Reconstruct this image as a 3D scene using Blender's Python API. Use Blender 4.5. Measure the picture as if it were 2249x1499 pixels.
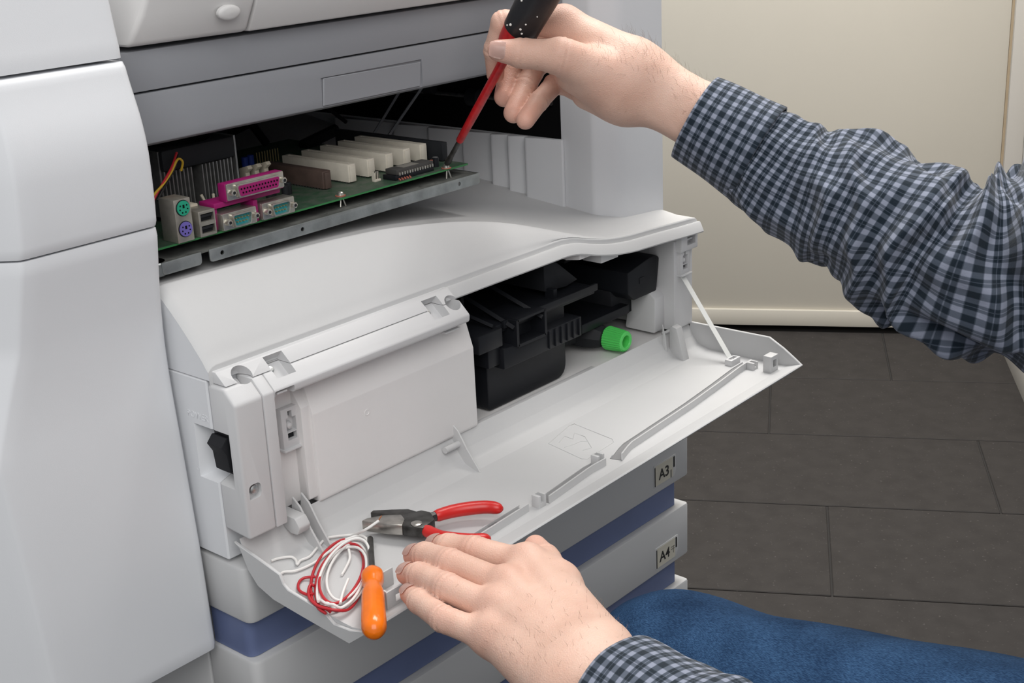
import bpy, bmesh, math, random
import numpy as np
from mathutils import Vector, Matrix

for o in list(bpy.data.objects):
    bpy.data.objects.remove(o, do_unlink=True)
SC = bpy.context.scene
COL = SC.collection
random.seed(7)

# ------------------------------------------------------------------ camera
# world: X runs along the printer front, Y goes into the printer, Z up, floor z = 0
CAM = np.array([-0.507, -0.708, 1.033])
YAW, PITCH, ROLL, FPX = math.radians(48.62), math.radians(19.22), math.radians(-2.716), 2971.0
_f = np.array([math.sin(YAW)*math.cos(PITCH), math.cos(YAW)*math.cos(PITCH), -math.sin(PITCH)])
_r = np.array([math.cos(YAW), -math.sin(YAW), 0.0])
_u = np.cross(_r, _f)
CR = math.cos(ROLL)*_r + math.sin(ROLL)*_u
CU = -math.sin(ROLL)*_r + math.cos(ROLL)*_u
CF = _f
cam_d = bpy.data.cameras.new('camera')
cam_d.sensor_fit = 'HORIZONTAL'; cam_d.sensor_width = 36.0
cam_d.lens = FPX/2249*36; cam_d.clip_start = 0.02; cam_d.clip_end = 50
cam = bpy.data.objects.new('camera', cam_d); COL.objects.link(cam)
M = Matrix(((CR[0], CU[0], -CF[0], CAM[0]), (CR[1], CU[1], -CF[1], CAM[1]), (CR[2], CU[2], -CF[2], CAM[2]), (0, 0, 0, 1)))
cam.matrix_world = M
SC.camera = cam

# ------------------------------------------------------------------ light
SC.view_settings.view_transform = 'Standard'
SC.view_settings.look = 'None'
SC.view_settings.gamma = 1.0
SC.view_settings.use_curve_mapping = False
SC.view_settings.exposure = -0.12
wd = bpy.data.worlds.new('room_light'); SC.world = wd; wd.use_nodes = True
bg = wd.node_tree.nodes['Background']
bg.inputs[0].default_value = (0.93, 0.96, 1.0, 1); bg.inputs[1].default_value = 0.43

def area(name, loc, target, size, power, col=(1, 1, 1)):
    d = bpy.data.lights.new(name, 'AREA'); d.shape = 'RECTANGLE'; d.size = size[0]; d.size_y = size[1]
    d.energy = power; d.color = col
    o = bpy.data.objects.new(name, d); COL.objects.link(o); o.location = loc
    o.rotation_euler = (Vector(target)-Vector(loc)).to_track_quat('-Z', 'Y').to_euler()
    return o
area('key_light', (-0.92, -1.18, 1.98), (0.15, 0.0, 0.70), (1.5, 1.5), 29, (1.0, 0.985, 0.965))  # unseen soft key light, stands in for flash bounced from behind the camera
area('door_fill_light', (1.15, 0.25, 2.6), (1.60, 0.55, 0.35), (1.2, 1.2), 70, (1.0, 0.97, 0.93))  # unseen fill light added to brighten the far door

# ------------------------------------------------------------------ point helpers
def ray(px, py):
    return CF + (px-1124.5)/FPX*CR - (py-749.5)/FPX*CU
def onX(px, py, v): d = ray(px, py); return CAM + d*((v-CAM[0])/d[0])
def onY(px, py, v): d = ray(px, py); return CAM + d*((v-CAM[1])/d[1])
def onZ(px, py, v): d = ray(px, py); return CAM + d*((v-CAM[2])/d[2])
def onP(px, py, P, n):
    d = ray(px, py); n = np.array(n, float); return CAM + d*(((np.array(P, float)-CAM) @ n)/(d @ n))
def at(px, py, t): return CAM + ray(px, py)*t

# ------------------------------------------------------------------ materials
MATS = {}
def mat(name, col, rough=0.5, metal=0.0, var=0.04, scale=40.0, bump=0.0, bscale=400.0, spec=0.5, col2=None, sss=0.0):
    m = bpy.data.materials.new(name); m.use_nodes = True
    nt = m.node_tree; b = nt.nodes['Principled BSDF']
    tc = nt.nodes.new('ShaderNodeTexCoord')
    nz = nt.nodes.new('ShaderNodeTexNoise'); nz.inputs['Scale'].default_value = scale; nz.inputs['Detail'].default_value = 5
    nt.links.new(tc.outputs['Object'], nz.inputs['Vector'])
    rp = nt.nodes.new('ShaderNodeValToRGB')
    c2 = col2 if col2 else tuple(max(0, c*(1-var*2)) for c in col)
    rp.color_ramp.elements[0].color = (*c2, 1); rp.color_ramp.elements[1].color = (*col, 1)
    rp.color_ramp.elements[0].position = 0.3; rp.color_ramp.elements[1].position = 0.62
    nt.links.new(nz.outputs['Fac'], rp.inputs['Fac'])
    nt.links.new(rp.outputs['Color'], b.inputs['Base Color'])
    b.inputs['Roughness'].default_value = rough; b.inputs['Metallic'].default_value = metal
    b.inputs['Specular IOR Level'].default_value = spec
    if sss > 0:
        b.inputs['Subsurface Weight'].default_value = sss
        b.inputs['Subsurface Radius'].default_value = (0.006, 0.0022, 0.0012)
        b.inputs['Subsurface Scale'].default_value = 1.0
    if bump > 0:
        n2 = nt.nodes.new('ShaderNodeTexNoise'); n2.inputs['Scale'].default_value = bscale; n2.inputs['Detail'].default_value = 3
        nt.links.new(tc.outputs['Object'], n2.inputs['Vector'])
        bp = nt.nodes.new('ShaderNodeBump'); bp.inputs['Strength'].default_value = bump; bp.inputs['Distance'].default_value = 0.001
        nt.links.new(n2.outputs['Fac'], bp.inputs['Height']); nt.links.new(bp.outputs['Normal'], b.inputs['Normal'])
    MATS[name] = m
    return m

mat('plastic_door', (0.55, 0.552, 0.555), 0.5, var=0.015, scale=9, bump=0.06, bscale=1500)
mat('plastic', (0.62, 0.62, 0.627), 0.48, var=0.012, scale=9, bump=0.06, bscale=1500)
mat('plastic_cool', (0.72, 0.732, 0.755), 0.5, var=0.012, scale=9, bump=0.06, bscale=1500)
mat('plastic_warm', (0.77, 0.755, 0.75), 0.5, var=0.02, scale=16, bump=0.06, bscale=1500)
mat('plastic_scanner', (0.60, 0.592, 0.585), 0.5, var=0.012, scale=9, bump=0.06, bscale=1500)
mat('plastic_grey', (0.262, 0.27, 0.29), 0.55, var=0.015, scale=9, bump=0.06, bscale=1500)
mat('plastic_drawer', (0.55, 0.552, 0.555), 0.5, var=0.012, scale=9, bump=0.06, bscale=1500)
mat('plastic_blue', (0.125, 0.16, 0.295), 0.5, var=0.04, scale=20)
mat('plastic_column', (0.66, 0.67, 0.69), 0.5, var=0.012, scale=9, bump=0.06, bscale=1500)
mat('slot_shade', (0.24, 0.24, 0.245), 0.6, var=0.03)
mat('black_plastic', (0.010, 0.011, 0.014), 0.42, var=0.06, scale=30, spec=0.25)
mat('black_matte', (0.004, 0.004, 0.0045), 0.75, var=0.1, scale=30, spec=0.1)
mat('black_soft', (0.016, 0.017, 0.020), 0.6, var=0.1, scale=60, spec=0.25)
mat('metal', (0.60, 0.62, 0.62), 0.35, 0.9, var=0.1, scale=80)
mat('metal_dark', (0.22, 0.22, 0.22), 0.38, 0.9, var=0.2, scale=120)
mat('strap', (0.75, 0.76, 0.74), 0.25, var=0.02)
mat('green_knob', (0.09, 0.62, 0.12), 0.42, var=0.04, scale=60)

# ------------------------------------------------------------------ mesh helpers
def finish(bm, ang=35, smooth=True):
    bmesh.ops.recalc_face_normals(bm, faces=bm.faces)
    a = math.radians(ang)
    for f in bm.faces: f.smooth = smooth
    for e in bm.edges:
        if len(e.link_faces) == 2:
            e.smooth = e.calc_face_angle(0) < a
        else: e.smooth = False

def obj(name, bm, m, parent=None, ang=35, smooth=True):
    finish(bm, ang, smooth)
    me = bpy.data.meshes.new(name); bm.to_mesh(me); bm.free()
    if m: me.materials.append(MATS[m] if isinstance(m, str) else m)
    o = bpy.data.objects.new(name, me); COL.objects.link(o)
    if parent is not None: o.parent = parent
    return o

def empty(name, loc=(0, 0, 0)):
    o = bpy.data.objects.new(name, None); COL.objects.link(o); o.location = loc
    o.empty_display_size = 0.02
    return o
def tag(o, label=None, cat=None, group=None, kind=None):
    if label: o['label'] = label
    if cat: o['category'] = cat
    if group: o['group'] = group
    if kind: o['kind'] = kind
    return o
def set_parent(o, p):
    o.parent = p; return o

def bevel(bm, w, seg=2, ang=30):
    bmesh.ops.recalc_face_normals(bm, faces=bm.faces)
    es = [e for e in bm.edges if len(e.link_faces) == 2 and e.calc_face_angle(0) > math.radians(ang)]
    if es and w > 0:
        bmesh.ops.bevel(bm, geom=es, offset=w, segments=seg, profile=0.5, affect='EDGES', clamp_overlap=True)
    return bm

def box(x0, x1, y0, y1, z0, z1, bv=0.0, seg=2, bm=None):
    own = bm is None
    b = bmesh.new()
    vs = [b.verts.new(p) for p in ((x0, y0, z0), (x1, y0, z0), (x1, y1, z0), (x0, y1, z0), (x0, y0, z1), (x1, y0, z1), (x1, y1, z1), (x0, y1, z1))]
    for f in ((0, 3, 2, 1), (4, 5, 6, 7), (0, 1, 5, 4), (1, 2, 6, 5), (2, 3, 7, 6), (3, 0, 4, 7)):
        b.faces.new([vs[i] for i in f])
    if bv: bevel(b, bv, seg)
    if own: return b
    return merge(bm, b)

def merge(bm, other, mtx=None):
    if mtx is not None: bmesh.ops.transform(other, matrix=mtx, verts=other.verts)
    me = bpy.data.meshes.new('tmp'); other.to_mesh(me); other.free()
    bm.from_mesh(me); bpy.data.meshes.remove(me)
    return bm

def prism(poly, axis, a0, a1, bv=0.0, seg=2):
    """poly: 2D list. axis 'x': (y,z), 'y': (x,z), 'z': (x,y)"""
    b = bmesh.new()
    def P(p, a):
        return {'x': (a, p[0], p[1]), 'y': (p[0], a, p[1]), 'z': (p[0], p[1], a)}[axis]
    v0 = [b.verts.new(P(p, a0)) for p in poly]; v1 = [b.verts.new(P(p, a1)) for p in poly]
    n = len(poly)
    b.faces.new(v0); b.faces.new(list(reversed(v1)))
    for i in range(n):
        b.faces.new((v0[i], v1[i], v1[(i+1) % n], v0[(i+1) % n]))
    bmesh.ops.recalc_face_normals(b, faces=b.faces)
    if bv: bevel(b, bv, seg)
    return b

def rounded(poly, rads, n=5):
    """round polygon corners; rads is one radius or a list"""
    out = []
    N = len(poly)
    for i in range(N):
        p = np.array(poly[i], float); a = np.array(poly[i-1], float); c = np.array(poly[(i+1) % N], float)
        r = rads if not isinstance(rads, (list, tuple)) else rads[i]
        if r <= 0: out.append(tuple(p)); continue
        da = (a-p)/np.linalg.norm(a-p); dc = (c-p)/np.linalg.norm(c-p)
        ct = max(-0.999, min(0.999, float(da @ dc))); th = math.acos(ct)
        d = min(r/math.tan(th/2), 0.45*np.linalg.norm(a-p), 0.45*np.linalg.norm(c-p))
        for k in range(n+1):
            t = k/n
            q = (p+da*d)*(1-t)**2 + 2*p*t*(1-t) + (p+dc*d)*t*t
            out.append(tuple(q))
    return out

def grid(P, bm=None, close_u=False, close_v=False):
    """P[i][j] points -> quads"""
    bm = bm or bmesh.new()
    V = [[bm.verts.new(tuple(p)) for p in row] for row in P]
    nu, nv = len(V), len(V[0])
    for i in range(nu if close_u else nu-1):
        for j in range(nv if close_v else nv-1):
            bm.faces.new((V[i][j], V[(i+1) % nu][j], V[(i+1) % nu][(j+1) % nv], V[i][(j+1) % nv]))
    return bm, V

def tube(pts, rad, n=10, caps=True, bm=None):
    """round tube along pts; rad scalar or list"""
    pts = [np.array(p, float) for p in pts]
    N = len(pts); R = rad if isinstance(rad, (list, tuple, np.ndarray)) else [rad]*N
    bm = bm or bmesh.new()
    T = []
    for i in range(N):
        t = pts[min(i+1, N-1)]-pts[max(i-1, 0)]; T.append(t/(np.linalg.norm(t)+1e-12))
    up = np.array([0, 0, 1.0]) if abs(T[0][2]) < 0.9 else np.array([1.0, 0, 0])
    a = np.cross(T[0], up); a /= np.linalg.norm(a)
    rows = []
    for i in range(N):
        a = a - T[i]*(a @ T[i]); a /= np.linalg.norm(a); b = np.cross(T[i], a)
        rows.append([pts[i]+R[i]*(math.cos(2*math.pi*k/n)*a+math.sin(2*math.pi*k/n)*b) for k in range(n)])
    _, V = grid(rows, bm, close_v=True)
    if caps:
        bm.faces.new(list(reversed(V[0]))); bm.faces.new(V[-1])
    return bm

def frame_of(axis):
    z = np.array(axis, float); z /= np.linalg.norm(z)
    h = np.array([0, 0, 1.0]) if abs(z[2]) < 0.9 else np.array([1.0, 0, 0])
    x = np.cross(h, z); x /= np.linalg.norm(x); y = np.cross(z, x)
    return x, y, z
def lathe(prof, origin, axis, n=20, bm=None):
    """prof: list of (radius, distance along axis)"""
    x, y, z = frame_of(axis); o = np.array(origin, float)
    bm = bm or bmesh.new()
    rows = [[o+z*d+max(r, 1e-5)*(math.cos(2*math.pi*k/n)*x+math.sin(2*math.pi*k/n)*y) for k in range(n)] for r, d in prof]
    _, V = grid(rows, bm, close_v=True)
    if prof[0][0] > 1e-4: bm.faces.new(V[0])
    if prof[-1][0] > 1e-4: bm.faces.new(V[-1])
    return bm

def carve(o, cutters):
    """boolean-cut real pockets and holes out of a part"""
    for c in cutters:
        bmesh.ops.recalc_face_normals(c, faces=c.faces)
        me = bpy.data.meshes.new('cut'); c.to_mesh(me); c.free()
        co = bpy.data.objects.new('cut', me); COL.objects.link(co)
        m = o.modifiers.new('b', 'BOOLEAN'); m.operation = 'DIFFERENCE'; m.object = co; m.solver = 'EXACT'
        dg = bpy.context.evaluated_depsgraph_get()
        nm = bpy.data.meshes.new_from_object(o.evaluated_get(dg))
        o.modifiers.clear(); old = o.data; o.data = nm; bpy.data.meshes.remove(old)
        bpy.data.objects.remove(co, do_unlink=True); bpy.data.meshes.remove(me)
    b = bmesh.new(); b.from_mesh(o.data); finish(b, 35); b.to_mesh(o.data); b.free()
    return o

def interp(x, xs, ys): return float(np.interp(x, xs, ys))
def smooth_curve(pts, n):
    """Catmull-Rom through pts, n samples per segment"""
    P = [np.array(p, float) for p in pts]
    P = [2*P[0]-P[1]] + P + [2*P[-1]-P[-2]]
    out = []
    for i in range(1, len(P)-2):
        for k in range(n):
            t = k/n
            out.append(0.5*((2*P[i])+(-P[i-1]+P[i+1])*t+(2*P[i-1]-5*P[i]+4*P[i+1]-P[i+2])*t*t+(-P[i-1]+3*P[i]-3*P[i+1]+P[i+2])*t**3))
    out.append(P[-2])
    return out

def text_mesh(s, size, origin, xdir, ydir, depth, m, name, parent, bold=0.0):
    cu = bpy.data.curves.new('txt', 'FONT'); cu.body = s; cu.size = size; cu.extrude = depth; cu.offset = bold
    cu.align_x = 'CENTER'; cu.align_y = 'CENTER'
    t = bpy.data.objects.new('txt', cu); COL.objects.link(t)
    dg = bpy.context.evaluated_depsgraph_get()
    me = bpy.data.meshes.new_from_object(t.evaluated_get(dg)); bpy.data.objects.remove(t, do_unlink=True)
    x = Vector(xdir).normalized(); y = Vector(ydir); y = (y-x*y.dot(x)).normalized(); z = x.cross(y)
    mt = Matrix(((x[0], y[0], z[0], origin[0]), (x[1], y[1], z[1], origin[1]), (x[2], y[2], z[2], origin[2]), (0, 0, 0, 1)))
    me.transform(mt); me.materials.clear(); me.materials.append(MATS[m])
    o = bpy.data.objects.new(name, me); COL.objects.link(o); o.parent = parent
    return o

# ================================================================== SETTING
H = 1.033
FA = math.radians(-60.425)
AD = np.array([math.cos(FA), math.sin(FA), 0]); BD = np.array([-math.sin(FA), math.cos(FA), 0])
C0 = np.array([CAM[0], CAM[1], 0.0])
def AB(a, b, z=0.0): return C0+AD*a+BD*b+np.array([0, 0, z])
ROOMROT = FA  # room is turned against the printer

mat('floor_tile', (0.044, 0.040, 0.038), 0.65, var=0.10, scale=26, bump=0.08, bscale=300)
MATS['floor_tile'].node_tree.nodes['Principled BSDF'].inputs['Specular IOR Level'].default_value = 0.2
nt = MATS['floor_tile'].node_tree   # pale flecks in the stone
tcn = nt.nodes.new('ShaderNodeTexCoord'); vo = nt.nodes.new('ShaderNodeTexNoise'); vo.inputs['Scale'].default_value = 170
vo.inputs['Detail'].default_value = 2
nt.links.new(tcn.outputs['Object'], vo.inputs['Vector'])
rr = nt.nodes.new('ShaderNodeValToRGB'); rr.color_ramp.elements[0].position = 0.66; rr.color_ramp.elements[1].position = 0.76
nt.links.new(vo.outputs['Fac'], rr.inputs['Fac'])
mx = nt.nodes.new('ShaderNodeMixRGB'); mx.inputs[2].default_value = (0.095, 0.088, 0.084, 1)
bs = nt.nodes['Principled BSDF']; src = bs.inputs['Base Color'].links[0].from_socket
nt.links.new(src, mx.inputs[1]); nt.links.new(rr.outputs['Color'], mx.inputs[0]); nt.links.new(mx.outputs[0], bs.inputs['Base Color'])
mat('grout', (0.03, 0.028, 0.027), 0.9)
mat('door_paint', (0.62, 0.585, 0.51), 0.45, var=0.015, scale=3, bump=0.03, bscale=60)
mat('frame_paint', (0.64, 0.61, 0.56), 0.5, var=0.015, scale=4)
mat('wall_paint', (0.70, 0.68, 0.655), 0.8, var=0.015, scale=6, bump=0.1, bscale=200)
mat('gap_dark', (0.02, 0.018, 0.016), 0.9)
mat('bead', (0.42, 0.33, 0.22), 0.7)

def room_obj(name, bm, m, parent=None):
    """mesh given in room axes (a, b, z), turned into place"""
    o = obj(name, bm, m, parent)
    if parent is None:
        o.location = tuple(C0); o.rotation_euler = (0, 0, ROOMROT)
    return o
floor = tag(room_obj('floor', box(-3.2, 1.2, -1.2, 3.2, -0.05, -0.0025), 'grout'), kind='structure')
tile_b = box(-0.2985, 0.2985, -0.1485, 0.1485, -0.012, 0.0, 0.0012, 1)
finish(tile_b); tile_me = bpy.data.meshes.new('floor_tile'); tile_b.to_mesh(tile_me); tile_b.free(); tile_me.materials.append(MATS['floor_tile'])
offs = {0: 0.2317, 1: -0.014, 2: 0.365, 3: 0.086, 4: -0.21, 5: 0.15, 6: -0.08, 7: 0.28}
for rI in range(11):
    b0 = 3.0117-0.3*rI
    off = offs.get(rI, 0.06*rI)
    for k in range(-4, 1):
        a1 = off+0.6*(k+1)
        if a1 > 1.19: continue
        t = bpy.data.objects.new('floor_tile', tile_me); COL.objects.link(t); t.parent = floor
        t.location = (a1-0.3, b0-0.15, 0.0)
# door slab with its frame, wall above and beside
DB = 3.0117
door = tag(room_obj('door_1', box(-0.75, 0.4605, DB+0.004, DB+0.048, 0.012, 2.05, 0.002), 'door_paint'), kind='structure')
room_obj('bottom_rail', box(-0.75, 0.4605, DB-0.004, DB+0.006, 0.014, 0.052, 0.002), 'door_paint', door)
tag(room_obj('trim_1', box(0.4655, 0.5025, DB-0.012, DB+0.06, -0.002, 2.12, 0.003), 'frame_paint'), kind='structure')
room_obj('seal_strip', box(0.4605, 0.4655, DB+0.002, DB+0.03, 0.0, 2.06), 'bead', door)
tag(room_obj('trim_2', box(-0.80, -0.752, DB-0.012, DB+0.06, -0.002, 2.12, 0.003), 'frame_paint'), kind='structure')
tag(room_obj('wall_back', box(-3.2, 0.5025, DB+0.061, DB+0.16, -0.002, 2.9), 'wall_paint'), kind='structure')
tag(room_obj('wall_right', box(0.5026, 1.2, 1.75, DB+0.06, -0.002, 2.9), 'wall_paint'), kind='structure')
tag(room_obj('baseboard_right', box(0.476, 0.5026, 1.75, DB-0.0125, -0.002, 0.07, 0.002), 'frame_paint'), kind='structure')

# ================================================================== PRINTER
printer = tag(empty('office_printer', (0.28, 0.3, 0)), 'grey and white floor-standing office copier with its front door folded open', 'printer')
PINV = Matrix.Translation((-0.28, -0.3, 0))
def part(name, bm, m, parent=None, label=None, ang=35):
    """mesh in world coordinates, hung under the printer or one of its parts"""
    o = obj(name, bm, m, None, ang)
    p = parent or printer
    o.parent = p
    if p is printer: o.matrix_parent_inverse = PINV
    if label: o['label'] = label
    return o

# --- paper drawers
DR = [(0.531, 0.576), (0.436, 0.4996), (0.346, 0.405), (0.2515, 0.3155), (0.157, 0.221)]
drawers = []
for i, (z0, z1) in enumerate(DR):
    pl = rounded([(0, 0.056), (0, 0), (0.562, 0), (0.562, 0.056)], [0, 0.009, 0.004, 0], 6)
    d = part('drawer', prism(pl, 'z', z0, z1, 0.0025, 2), 'plastic_drawer')
    drawers.append(d)
    zb = DR[i+1][1] if i+1 < len(DR) else 0.13
    pl = rounded([(0.003, 0.05), (0.003, 0.0075), (0.548, 0.0075), (0.548, 0.05)], [0, 0.008, 0.002, 0], 5)
    part('grip_strip', prism(pl, 'z', zb+0.0005, z0-0.0005), 'plastic_blue', d, 'dark blue recessed strip')
part('base_cabinet', box(0.0, 0.562, 0.058, 0.60, 0.05, 0.5765, 0.002), 'plastic_drawer')
part('plinth', box(0.01, 0.55, 0.02, 0.58, 0.0, 0.13), 'black_soft')

# --- engine body: left side plate with switch pocket, floor, back
side = part('side_panel', prism([(0.016, 0.579), (0.60, 0.579), (0.60, 0.7155), (0.0165, 0.7155)], 'x', 0.0, 0.03, 0.0012, 1), 'plastic_cool')
part('lower_frame', box(0.031, 0.57, 0.03, 0.60, 0.579, 0.595), 'plastic')
part('rear_panel', box(0.0, 0.57, 0.58, 0.60, 0.72, 0.95), 'plastic_grey')

# --- switch housing (front-left block)
BL = [(0.0155, 0.605), (-0.0115, 0.603), (-0.0122, 0.7030), (-0.0015, 0.7131), (0.0155, 0.7131)]
blockA = part('switch_housing', prism(BL, 'x', 0.0, 0.0243, 0.0022, 3), 'plastic')
blockB = part('housing_strip', prism(BL, 'x', 0.0246, 0.0345, 0.0012, 2), 'plastic')
def pocket(y0, y1, z0, z1, d, sl=0.35):
    b = bmesh.new()
    s = d*sl
    o = [(-0.004, y0-s*.2, z0-s*.2), (-0.004, y1+s*.2, z0-s*.2), (-0.004, y1+s*.2, z1+s*.2), (-0.004, y0-s*.2, z1+s*.2)]
    i = [(d, y0+s*.3, z0+s), (d, y1-s*2.2, z0+s), (d, y1-s*2.2, z1-s), (d, y0+s*.3, z1-s)]
    vo_ = [b.verts.new(p) for p in o]; vi = [b.verts.new(p) for p in i]
    b.faces.new(vo_); b.faces.new(list(reversed(vi)))
    for k in range(4): b.faces.new((vo_[k], vo_[(k+1) % 4], vi[(k+1) % 4], vi[k]))
    return b
carve(side, [pocket(-0.0015, 0.0385, 0.639, 0.6805, 0.014)])
carve(blockA, [pocket(-0.0015, 0.0385, 0.639, 0.6805, 0.014)])
sw = part('power_switch', box(0.0035, 0.0145, 0.0008, 0.0195, 0.648, 0.6785, 0.0008), 'black_plastic', None, 'black rocker power switch')
rk = bmesh.new()
rk = prism([(0.0035, 0.6505), (0.0035, 0.676), (0.0005, 0.6765), (-0.0045, 0.671), (-0.0005, 0.664), (0.0008, 0.6505)], 'y', 0.0022, 0.0182, 0.0005)
part('rocker', rk, 'black_soft', sw)
text_mesh('POWER', 0.0068, (0.0001, 0.031, 0.6865), (0, -1, 0), (0, 0, 1), 0.0003, 'plastic_cool', 'lettering', side)
text_mesh('O', 0.0045, (0.0001, 0.0385, 0.645), (0, -1, 0), (0, 0, 1), 0.0002, 'plastic_cool', 'lettering', side)

# --- sloping front bar in two strips, with its round holes and latch notches
Tp, Sp, Bp = (0.0088, 0.7222), (-0.0015, 0.7133), (-0.0122, 0.7030)
upper = part('front_strip', prism([Tp, (Sp[0]+.0002, Sp[1]+.0003), (0.03, 0.7136), (0.03, 0.7228)], 'x', 0.0028, 0.2330, 0.001, 2), 'plastic')
lower = part('front_bar', prism(rounded([(Sp[0], Sp[1]-.0002), Bp, (-0.0115, 0.6965), (0.02, 0.6955), (0.03, 0.7131)], [0, 0.003, 0.003, 0, 0], 4), 'x', 0.0348, 0.2345, 0.0012, 2), 'plastic')
nb = np.array([0, -0.663, 0.748])   # bar normal
def bar_pt(px, py): return onP(px, py, (0, Sp[0], Sp[1]), nb)
cuts_u, cuts_l, cuts_b = [], [], []
for (px, py, rr_) in ((531, 822, 0.0078), (994, 664, 0.0072)):
    c = bar_pt(px, py)
    for L in (cuts_u, cuts_l, cuts_b):
        L.append(lathe([(rr_, -0.013), (rr_, 0.02)], c, nb, 24))
for (px, py) in ((612, 797), (955, 673)):
    c = bar_pt(px, py)
    for L in (cuts_u, cuts_l):
        t1 = np.array([0, 0.748, 0.663])
        b = box(-0.0085, 0.0085, -0.0105, 0.0085, -0.009, 0.02)
        mt = Matrix(((1, 0, 0, c[0]), (0, t1[1], nb[1], c[1]), (0, t1[2], nb[2], c[2]), (0, 0, 0, 1)))
        bmesh.ops.transform(b, matrix=mt, verts=b.verts); L.append(b)
    part('screw', lathe([(0.0, 0.0012), (0.002, 0.001), (0.003, 0.0), (0.003, -0.002)], c+np.array([-0.0055, 0.003, -0.0035]), nb, 12), 'metal', lower)
# cut-away below the left end of the bar
cuts_l.append(box(0.0352, 0.0525, -0.03, 0.0, 0.690, 0.7022, 0.001))
carve(upper, cuts_u); carve(lower, cuts_l); carve(blockA, cuts_b[:1]); [c_.free() for c_ in cuts_b[1:]]
part('latch_tab', prism(rounded([(-0.010, 0.6985), (-0.010, 0.7000), (0.012, 0.7000), (0.012, 0.6985)], 0.0003, 1), 'x', 0.0385, 0.0475, 0.0004), 'plastic', lower)
part('latch_tab', prism([(-0.006, 0.6915), (-0.006, 0.6930), (0.012, 0.6930), (0.012, 0.6915)], 'x', 0.212, 0.229, 0.0004), 'plastic', lower)

# screw pocket on the housing front
sp = onY(562, 1076, -0.012)
pk = prism(rounded([(sp[0]-0.0055, sp[2]-0.0060), (sp[0]+0.0050, sp[2]-0.0060), (sp[0]+0.0050, sp[2]+0.0050), (sp[0]-0.0055, sp[2]+0.0050)], [0.001, 0.004, 0.004, 0.004], 4), 'y', -0.02, -0.0075)
carve(blockA, [pk])
sc = part('screw', lathe([(0.0, -0.0005), (0.002, -0.0003), (0.0033, 0.0006), (0.0036, 0.0035)], (sp[0], -0.011, sp[2]), (0, 1, 0), 16), 'metal', blockA)
part('screw_slot', merge(box(sp[0]-0.0018, sp[0]+0.0018, -0.0121, -0.0108, sp[2]-0.0004, sp[2]+0.0004), box(sp[0]-0.0004, sp[0]+0.0004, -0.0121, -0.0108, sp[2]-0.0018, sp[2]+0.0018)), 'metal_dark', sc) if False else None

# --- inner cover beside the toner bay
ic_prof = rounded([(0.03, 0.598), (0.001, 0.598), (0.001, 0.668), (0.0095, 0.6945), (0.03, 0.6945)], [0, 0.004, 0.004, 0, 0], 4)
icov = part('inner_cover', prism(ic_prof, 'x', 0.0765, 0.2505, 0.0012, 2), 'plastic_warm')
part('recess_wall', prism([(0.014, 0.600), (0.014, 0.695), (0.03, 0.695), (0.03, 0.600)], 'x', 0.0347, 0.0764), 'plastic_warm')
part('cover_edge', prism(rounded([(0.0143, 0.602), (0.004, 0.602), (0.004, 0.675), (0.0143, 0.690)], [0, 0.002, 0.002, 0], 3), 'x', 0.0685, 0.0768, 0.0008), 'plastic_warm')

dm = onY(806, 905, 0.001)
part('gate_mark', lathe([(0.0026, 0.0004), (0.0026, -0.0003), (0.0021, -0.0004), (0.0019, 0.0001), (0.0, 0.0001)], (dm[0], 0.0010, dm[2]), (0, 1, 0), 18), 'plastic_warm', icov)
# --- top cover: front slope, ridge, paper bed
XS = [0.0, 0.15, 0.214, 0.284, 0.33, 0.374, 0.397, 0.44, 0.485, 0.57]
ZR = [0.7745, 0.7714, 0.7680, 0.7595, 0.7501, 0.7362, 0.7275, 0.7155, 0.709, 0.7085]
YR = [0.060, 0.0572, 0.0538, 0.0453, 0.0359, 0.022, 0.0145, 0.012, 0.012, 0.012]
gpx = [(1150, 555.5), (1235, 525), (1262, 521.5), (1300, 525), (1340, 524), (1380, 517), (1440, 500), (1490, 487), (1533, 474.5)]
gp = [onP(x, y, (0, 0.0124, 0.7266), (0, -1, 1)) for x, y in gpx]
GX = [0.0, 0.30]+[p[0] for p in gp]; GY = [0.0124, 0.0124]+[p[1] for p in gp]; GZ = [0.7266, 0.7266]+[p[2] for p in gp]
def sm(x, xs, ys, w=0.018):
    return sum(interp(min(max(x+d, 0), 0.57), xs, ys)*k for d, k in ((-w, .15), (-w/2, .2), (0, .3), (w/2, .2), (w, .15)))
rows = []
xs = [0.0, 0.0008, 0.002, 0.004, 0.007]+[0.012+0.0103*i for i in range(54)]+[0.5662, 0.5685, 0.5696, 0.57]
for x in xs:
    gy, gz = sm(x, GX, GY, .006), sm(x, GX, GZ, .006)
    zr = max(sm(x, XS, ZR, .02), gz+0.0004); yr = max(sm(x, XS, YR, .02), gy+0.004)
    # drop at the two rounded ends
    e = min(x, 0.57-x); dz = 0.004*(1-min(1, e/0.007))**2
    pts = [(gy, gz-0.012), (gy, gz-0.0012), (gy+0.0004, gz-0.0004), (gy+0.0013, gz+0.0003)]
    for k in range(1, 9):
        t = k/9; pts.append((gy+(yr-gy)*t, gz+(zr-gz)*t+0.0022*math.sin(math.pi*t)*min(1, (zr-gz)/0.02)))
    for k in range(0, 5):
        t = k/4; pts.append((yr+0.0035*t, zr+0.0006*math.sin(math.pi*t)*min(1, (zr-gz)/0.02)))
    bz = zr
    for y in (0.1, 0.14, 0.2, 0.28, 0.36, 0.47):
        pts.append((max(y, yr+0.006), bz+0.165*max(0, y-yr-0.0035)*(0.0 if x < 0.3 else min(1, (x-0.3)/0.15))))
    rows.append([(x, p[0], p[1]-dz) for p in pts])
bm, V = grid(rows)
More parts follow.
